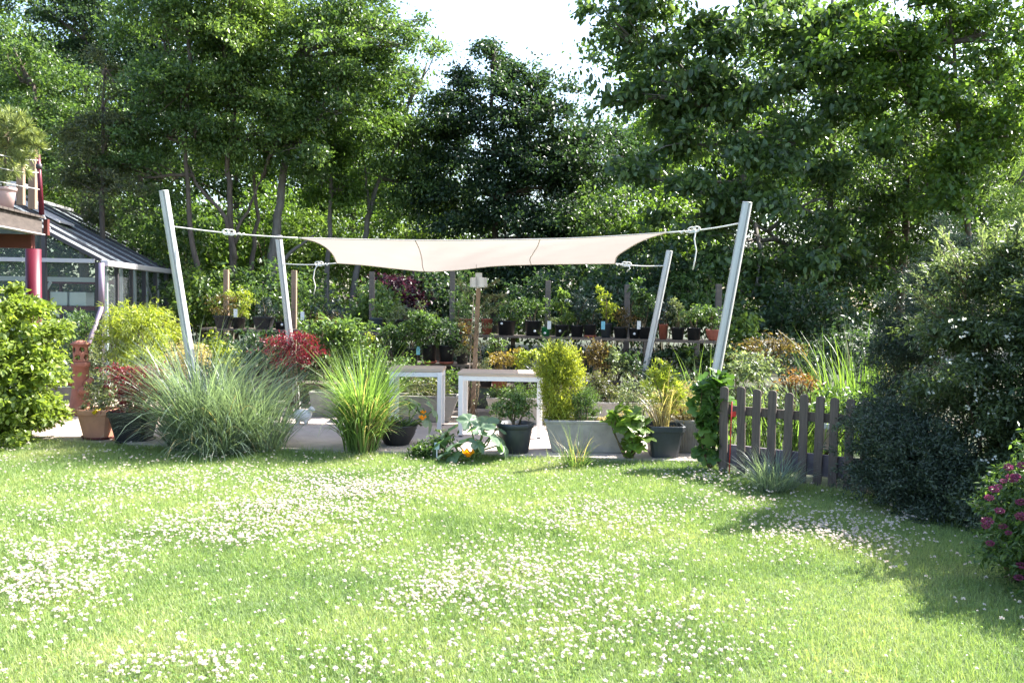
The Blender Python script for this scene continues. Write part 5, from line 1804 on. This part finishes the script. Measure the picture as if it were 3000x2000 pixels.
tree('hornbeam_tree', 'dark dense conical tree in the centre behind the sail',
     [([gl(1450, 20), P(1450, 700, 20), P(1440, 200, 20)], .16, .04)],
     px_lobes([(1445, 190, 60, 70, 20, .6), (1442, 135, 40, 60, 20, .35), (1440, 290, 130, 90, 20, 1.0), (1500, 300, 90, 80, 20, .8), (1400, 420, 160, 110, 20, 1.2), (1560, 400, 150, 110, 20, 1.1), (1350, 330, 60, 70, 20, .5), (1380, 560, 190, 110, 20, 1.3), (1560, 560, 210, 120, 20, 1.4), (1480, 700, 260, 100, 19.6, 1.3), (1640, 420, 110, 110, 20, .9), (1700, 700, 180, 110, 19.6, 1.1), (1460, 820, 260, 70, 19.2, 1.1), (1740, 560, 140, 130, 20.5, 1.0), (1350, 260, 56, 60, 20, .5), (1530, 225, 60, 56, 20, .5), (1610, 310, 90, 80, 20, .7), (1770, 430, 110, 110, 20.8, .8), (1300, 430, 70, 80, 20, .6)]), 'darkest', 2500, 36, .27, .085, .052, group=TG, shell=.3)
tree('walnut_tree', 'big large leaved tree filling the upper right of the view',
     [([gl(2420, 18.0), P(2430, 800, 18.0), P(2440, 400, 18.0), P(2445, 230, 18.0), P(2440, 0, 18.0)], .12, .06), ([P(2440, 560, 18.0), P(2300, 470, 17.7), P(2190, 430, 17.4), P(2120, 340, 17.2)], .06, .03),
      ([P(2440, 330, 18.0), P(2560, 200, 17.7), P(2640, 60, 17.4)], .06, .03), ([P(2445, 300, 18.0), P(2330, 170, 17.7), P(2240, 40, 17.4)], .06, .03), ([P(2425, 800, 18.0), P(2250, 680, 17.4), P(2120, 590, 17.0)], .05, .025)],
     px_lobes([(1880, 80, 130, 120, 17.0, .8), (2020, 150, 170, 120, 17.0, .9), (2200, 80, 190, 120, 17.0, 1.0), (1900, 230, 110, 90, 16.9, .7), (2050, 300, 170, 100, 16.8, .9), (2260, 250, 170, 110, 16.8, .9), (2390, 130, 160, 120, 17.0, .9), (2160, 420, 170, 90, 16.6, .8), (1990, 420, 120, 80, 16.6, .7), (2330, 420, 140, 90, 16.6, .8), (2090, 560, 150, 90, 16.4, .8), (2230, 600, 130, 90, 16.4, .8), (2150, 720, 120, 80, 16.3, .7), (2270, 760, 110, 80, 16.3, .7), (2100, -60, 260, 100, 17.2, 1.1), (2480, 60, 150, 110, 17.2, .9), (2200, 870, 100, 60, 16.3, .6), (1700, 212, 22, 16, 16.8, .15), (1760, 20, 50, 60, 17.0, .4), (1790, 300, 50, 40, 16.8, .4), (2480, 330, 130, 100, 16.8, .8), (2420, 580, 120, 100, 16.6, .7), (2430, 720, 110, 90, 16.6, .6), (2540, 180, 120, 100, 17.2, .8), (1890, 520, 100, 70, 16.8, .6), (2000, 640, 100, 70, 16.6, .6)]),
     'walnut', 1150, 24, .3, .145, .078, shape='oval', droop=.45, flat=.5, group=TG, bark='bark_grey', twigs=150, cat='tree', shell=.35)
tree('broadleaf_tree', 'small leaved tree with yellow green sparkle at the right edge behind the bushes',
     [([gl(2640, 18.5), P(2650, 700, 18.5), P(2660, 300, 18.5)], .15, .05), ([P(2655, 620, 18.5), P(2760, 480, 18.5), P(2850, 330, 18.5)], .07, .03)],
     px_lobes([(2660, 400, 180, 110, 18, 1.2), (2820, 430, 150, 110, 18, 1.1), (2560, 520, 150, 110, 18, 1.1), (2740, 560, 170, 100, 18, 1.1), (2920, 560, 110, 70, 18.5, .8), (2600, 680, 170, 110, 18, 1.1), (2460, 620, 110, 120, 18.3, .9), (2900, 340, 140, 90, 18, 1.0), (2480, 760, 130, 90, 17.6, .9), (2640, 800, 140, 80, 17.6, .9)]), 'mid', 1000, 34, .25, .08, .045, group=TG, twigs=90)
tree('broadleaf_tree', 'tall tree in the upper right corner with light showing through',
     [([gl(2860, 16.5), P(2830, 600, 16.5), P(2800, 250, 16.5), P(2780, 0, 16.5)], .085, .035)],
     px_lobes([(2760, 110, 150, 100, 16.3, 1.0), (2900, 120, 160, 110, 16.3, 1.0), (2660, 20, 170, 110, 16.4, 1.0), (2860, -20, 200, 100, 16.5, 1.2), (2960, 250, 110, 80, 16.3, .8), (2720, 230, 130, 70, 16.2, .8), (2820, 330, 150, 100, 15.8, 1.0), (2830, 450, 150, 100, 15.8, 1.0), (2850, 560, 130, 80, 15.8, .8), (2600, 150, 170, 120, 15.8, 1.0), (2650, 300, 150, 100, 15.8, 1.0), (2950, 400, 120, 110, 15.6, 1.0), (3060, 60, 150, 160, 16.4, 1.0)]), 'hornbeam', 1000, 26, .27, .105, .06, shape='oval', droop=.4, group=TG, twigs=70)
tree('conifer_tree', 'soft feathery conifer bough reaching in at the right edge',
     [([gl(3140, 9), P(3130, 700, 9), P(3120, 350, 9)], .1, .03)],
     px_lobes([(3000, 500, 70, 50, 9, .3), (2950, 540, 50, 34, 9, .25), (3010, 620, 60, 60, 9, .3), (3080, 450, 90, 80, 9, .4), (3100, 700, 110, 140, 9, .4), (2990, 690, 40, 40, 9, .2)]), 'bright', 240, 40, .12, .06, .008, group=None, up=.2, cat='conifer', flat=.5)

# a second row behind closes the upper left and the right
for lab, rows, k, d in (('tall dark tree behind the thuja at the upper left', [(400, 60, 200, 140), (330, 220, 180, 120), (520, 180, 160, 120), (450, 360, 180, 120), (300, 420, 150, 120), (420, -80, 260, 120)], 'dark', 24.5),
                        ('broad green tree behind the twin stemmed one', [(640, 120, 200, 140), (760, 300, 180, 130), (600, 350, 160, 120), (700, 480, 190, 110), (880, 360, 150, 110), (660, -60, 260, 130), (560, 520, 150, 90)], 'mid', 25.5),
                        ('pale sunlit tree behind the big spreading one', [(1000, 320, 170, 130), (1120, 400, 130, 110), (920, 480, 160, 110), (1080, 520, 150, 110), (1020, 180, 130, 90)], 'hornbeam', 26.5),
                        ('yellow green tree in the far left corner behind the roof deck', [(20, 350, 180, 140), (150, 260, 160, 140), (60, 480, 180, 120), (220, 560, 180, 110), (90, 620, 180, 90), (30, 150, 160, 130)], 'bright', 25),
                        ('broad tree behind the large leaved one', [(2050, 380, 220, 150), (2250, 480, 220, 140), (1900, 520, 180, 120), (2400, 380, 200, 150), (2300, 260, 200, 130), (2100, 640, 240, 100)], 'hornbeam', 24),
                        ('tree filling the right edge behind the sparkling one', [(2700, 350, 220, 150), (2900, 420, 180, 150), (2600, 200, 200, 140), (2820, 220, 200, 140), (2680, 540, 220, 120), (2940, 620, 160, 110), (2520, 480, 170, 130)], 'mid', 24.5)):
    cxp = sum(q[0] for q in rows) / len(rows)
    tree('broadleaf_tree', lab, [([gl(cxp, d), P(cxp + 10, 600, d), P(cxp - 5, min(q[1] for q in rows) + 60, d)], .16, .05)],
         px_lobes([(*q, d, 1.2) for q in rows]), k, 560, 30, .36, .12, .066, group=TG, twigs=30)

# saplings and undergrowth between the trunks
for i, (x, y, rx, ry, d, k, lab) in enumerate([(470, 640, 150, 90, 18.5, 'mid', 'undergrowth bush right of the greenhouse roof'), (620, 700, 110, 110, 20, 'hornbeam', 'backlit undergrowth bush between the dark left trunks'),
                                               (800, 640, 100, 120, 20.5, 'hornbeam', 'backlit undergrowth bush behind the left rope knot'), (930, 700, 110, 100, 20.5, 'bright', 'backlit undergrowth bush behind the left sail corner'),
                                               (1080, 700, 120, 110, 21, 'hornbeam', 'bright backlit bush above the left half of the sail'), (1230, 640, 120, 120, 21.5, 'bright', 'backlit bush left of the dark central tree'),
                                               (1165, 855, 70, 44, 17, 'purple', 'purple leaved bush behind the wire fence'), (1110, 880, 60, 44, 16.3, 'light', 'pale lime bush behind the wire fence, left of the purple one'),
                                               (1300, 850, 110, 70, 17.5, 'dark', 'dark bush behind the fence left of the lamp post'), (820, 850, 120, 80, 17, 'mid', 'leafy bush at the foot of the grey leaning trunk'),
                                               (620, 850, 90, 70, 16.8, 'bright', 'leafy bush behind the left end of the upper bench'), (1880, 780, 150, 90, 16.5, 'dark', 'dark leafy bush under the walnut boughs left of the right pole'),
                                               (1650, 850, 150, 70, 17, 'darkest', 'dark bush behind the right stretch of the fence'), (2330, 900, 160, 80, 15.5, 'dark', 'deep green bush behind the meadow plants'),
                                               (1780, 640, 120, 120, 19, 'mid', 'leafy undergrowth left of the thick right pole'), (1950, 640, 120, 110, 18.5, 'hornbeam', 'backlit undergrowth beneath the walnut boughs'),
                                               (2400, 700, 130, 120, 17.5, 'dark', 'dark undergrowth right of the walnut boughs'), (480, 800, 100, 90, 18.5, 'mid', 'leafy bush at the far end of the greenhouse'),
                                               (1800, 880, 120, 60, 15.6, 'dark', 'dark bush just behind the right back pole'), (2050, 860, 110, 80, 15.8, 'mid', 'leafy bush behind the right end of the wire fence')]):
    shrub('undergrowth_bush', lab, gp(x, d, 0), px_lobes([(x, y, rx, ry, d, 1.0), (x + rx * .4, y + ry * .5, rx * .8, ry * .7, d, .9), (x - rx * .5, y + ry * .6, rx * .7, ry * .7, d, .8)]), k, 190, 26, .22, .095, .052, cat='bush', group='bushes among the trees', stems=12)

# far wood that closes the view
rows = []
for i in range(52):
    x = -400 + i * 75
    lo_ = 420 if 1100 < x < 1800 else 60
    if lo_ < 100:
        rows.append((x + 40, random.uniform(120, 560), 170, 150, random.uniform(30, 36), 2.2))
        rows.append((x - 10, random.uniform(420, 760), 170, 130, random.uniform(28, 34), 2.2))
    rows.append((x, random.uniform(lo_ + 100, 820), 150, 130, random.uniform(26, 34), 2.2))
    rows.append((x + 30, random.uniform(700, 860), 150, 100, random.uniform(25, 30), 2.0))
    rows.append((x + 10, 905, 150, 70, random.uniform(23, 26), 1.2))
(V, T), C = clump_leaves(px_lobes(rows), 15000, 22, .6, .17, .1, bough=8)
o = np_mesh('far_wood', V, T, M['leaf_wood'])
tag(o, kind='stuff', label='far wood of sunlit leaves closing the view behind the trees', cat='wood')

# ================================================================== bushes at the right
M['leaf_juniper'] = leaf_mat('leaf_juniper', (.052, .08, .05), yellow=.1, trans=.3, tcol=(1, 1.1, .8))
M['leaf_willow'] = leaf_mat('leaf_willow', (.09, .13, .062), yellow=.1, rough=.38, spec=.55)
wil = shrub('white_flowered_shrub', 'tall silvery green shrub with small white flowers at the right edge', gp(2900, 7.4, 0),
            px_lobes([(2880, 900, 130, 150, 7.4, .5), (2960, 800, 110, 120, 7.5, .5), (2815, 1020, 100, 130, 7.4, .45), (2930, 1080, 150, 180, 7.3, .55), (2800, 1200, 120, 140, 7.2, .5), (2950, 1300, 130, 160, 7.1, .5), (2840, 1370, 90, 110, 7.0, .4), (3120, 1000, 160, 260, 7.2, .6), (3100, 1350, 170, 200, 6.9, .6), (2840, 800, 70, 70, 7.5, .35), (3150, 780, 140, 140, 7.3, .6), (3300, 850, 160, 160, 7.0, .6), (2880, 740, 60, 60, 7.5, .3), (2970, 700, 60, 60, 7.5, .3), (2860, 1450, 90, 70, 6.8, .4), (2950, 1430, 100, 90, 6.6, .4), (3080, 1450, 120, 120, 6.5, .4), (2790, 1420, 70, 60, 7.0, .35)]),
            'willow', 2500, 38, .1, .045, .018, shell=.45, bough=9, pad=.4, stems=20)
# arching sprays at its top left
sb = MB()
SP, SF = [], []
for (x, y, x2, y2) in ((2780, 950, 2660, 830), (2800, 920, 2690, 780), (2830, 880, 2730, 740), (2790, 1000, 2650, 920), (2850, 840, 2770, 700), (2900, 800, 2850, 670), (2950, 760, 2920, 660), (2790, 960, 2700, 850), (2820, 830, 2740, 700), (2980, 720, 2990, 650)):
    for _ in range(2):
        a, b = P(x, y, 7.35), P(x2 + random.gauss(0, 14), y2 + random.gauss(0, 14), 7.2 + random.uniform(-.2, .2))
        pts = limb(sb, a, b, .006, .002, n=10, wob=.1, sides=4)
        for p in pts[2:]:
            for _k in range(9):
                SP.append(p + Vector((random.gauss(0, .012), random.gauss(0, .012), random.gauss(0, .012))))
                SF.append((b - a).normalized())
sb.build('shoots', M['stem'], wil)
n = len(SP)
V, T = leaf_arrays(np.array(SP), unit(np.array(SF) + rng.normal(size=(n, 3)) * .55), unit(np.array([0, 0, 1]) + rng.normal(size=(n, 3)) * .5), rng.uniform(.03, .055, n), rng.uniform(.01, .016, n))
np_mesh('shoot_leaves', V, T, M['leaf_silver'], wil)
fl = px_lobes([(2840, 1180, 130, 200, 6.95, .2), (2950, 1180, 120, 220, 6.8, .2), (2870, 1380, 90, 120, 6.65, .2), (2800, 1050, 100, 120, 7.0, .2)])
FP, FN = [], []
for c, r in fl:
    for i in range(13):
        q = c + np.array([random.uniform(-1, 1) * r[0], -r[1] * random.random(), random.uniform(-1, 1) * r[2]])
        for _k in range(5):
            FP.append(q + np.array([random.gauss(0, .012), random.gauss(0, .008), random.gauss(0, .01)]))
FP = np.array(FP)
n = len(FP)
V, T = leaf_arrays(FP, rnd_dir(n), unit(np.array([-.3, -1, .6]) + rng.normal(size=(n, 3)) * .5), .02, .02)
fo = np_mesh('blossoms', V, T, M['leaf_white_flower'], wil)
fo['kind'] = 'stuff'

shrub('juniper', 'upright blue grey juniper behind the white flowered shrub', gp(2690, 8.7, 0),
      px_lobes([(2770, 760, 60, 80, 8.7, .3), (2720, 850, 75, 90, 8.7, .35), (2680, 950, 80, 110, 8.6, .4), (2660, 1080, 90, 120, 8.5, .45), (2780, 690, 34, 40, 8.7, .2), (2660, 1200, 100, 110, 8.3, .45), (2830, 860, 70, 120, 8.8, .3), (2640, 980, 60, 120, 8.5, .35), (2740, 740, 50, 70, 8.7, .25)]),
      'juniper', 1000, 44, .09, .035, .011, bough=9, pad=.5, up=.2, flat=.8, droop=-.3, shell=.6, cat='juniper', stems=12)
shrub('juniper', 'low spreading blue green juniper swallowing the right end of the picket fence', gp(2590, 7.5, 0),
      px_lobes([(2570, 1240, 60, 52, 7.6, .28), (2620, 1250, 80, 70, 7.6, .35), (2590, 1330, 75, 80, 7.4, .33), (2650, 1340, 90, 90, 7.2, .4), (2720, 1330, 80, 110, 7.2, .4), (2720, 1440, 90, 60, 6.9, .35), (2600, 1395, 80, 50, 7.2, .35), (2600, 1195, 30, 26, 7.6, .15), (2790, 1470, 80, 60, 6.7, .3)]),
      'juniper', 1300, 44, .08, .035, .011, bough=9, pad=.95, up=.3, flat=.7, droop=-.1, shell=.5, cat='juniper', stems=14)
sp_root = shrub('spirea', 'pink flowered bush in the lower right corner', gp(3000, 5.3, 0),
                px_lobes([(2990, 1500, 80, 110, 5.2, .3), (2960, 1600, 60, 60, 5.1, .25), (3060, 1500, 130, 200, 5.1, .35), (3000, 1430, 50, 50, 5.2, .2), (3150, 1600, 160, 200, 4.9, .4)]),
                'mid', 520, 24, .07, .042, .017, cat='flowering bush', stems=20, shell=.6)
for (x, y, s_) in ((2955, 1368, 13), (2965, 1400, 16), (2975, 1395, 12), (2912, 1432, 13), (2925, 1425, 10), (2898, 1457, 12), (2892, 1525, 15), (2888, 1540, 11), (2928, 1495, 12), (2990, 1470, 13), (2993, 1512, 16), (2938, 1540, 11), (2992, 1655, 13), (2996, 1362, 13), (2940, 1408, 9), (2900, 1590, 11), (2985, 1690, 12), (2955, 1560, 9)):
    c = np.array(P(x, y, 4.95 + random.uniform(-.05, .05)))
    m = 150
    R_ = px2m(s_, 4.95)
    dd = rnd_dir(m)
    V, T = leaf_arrays(c + dd * np.array([R_, R_, R_ * .55]) * rng.uniform(.6, 1, (m, 1)), unit(dd + rng.normal(size=(m, 3)) * .5), rnd_dir(m), R_ * .42, R_ * .36)
    np_mesh('flower_head', V, T, M['leaf_pink_flower'], sp_root)
shrub('leafy_bush', 'dark bush continuing the right hedge beyond the pink flowers', gp(3250, 6.0, 0), px_lobes([(3230, 920, 150, 330, 7.2, .8), (3330, 1080, 170, 440, 6.2, .7), (3500, 900, 200, 400, 6.6, .9), (3600, 950, 160, 420, 6.0, .5), (3150, 900, 120, 280, 7.6, .6), (3350, 850, 150, 300, 7.4, .7)]), 'dark', 2000, 26, .16, .07, .034)
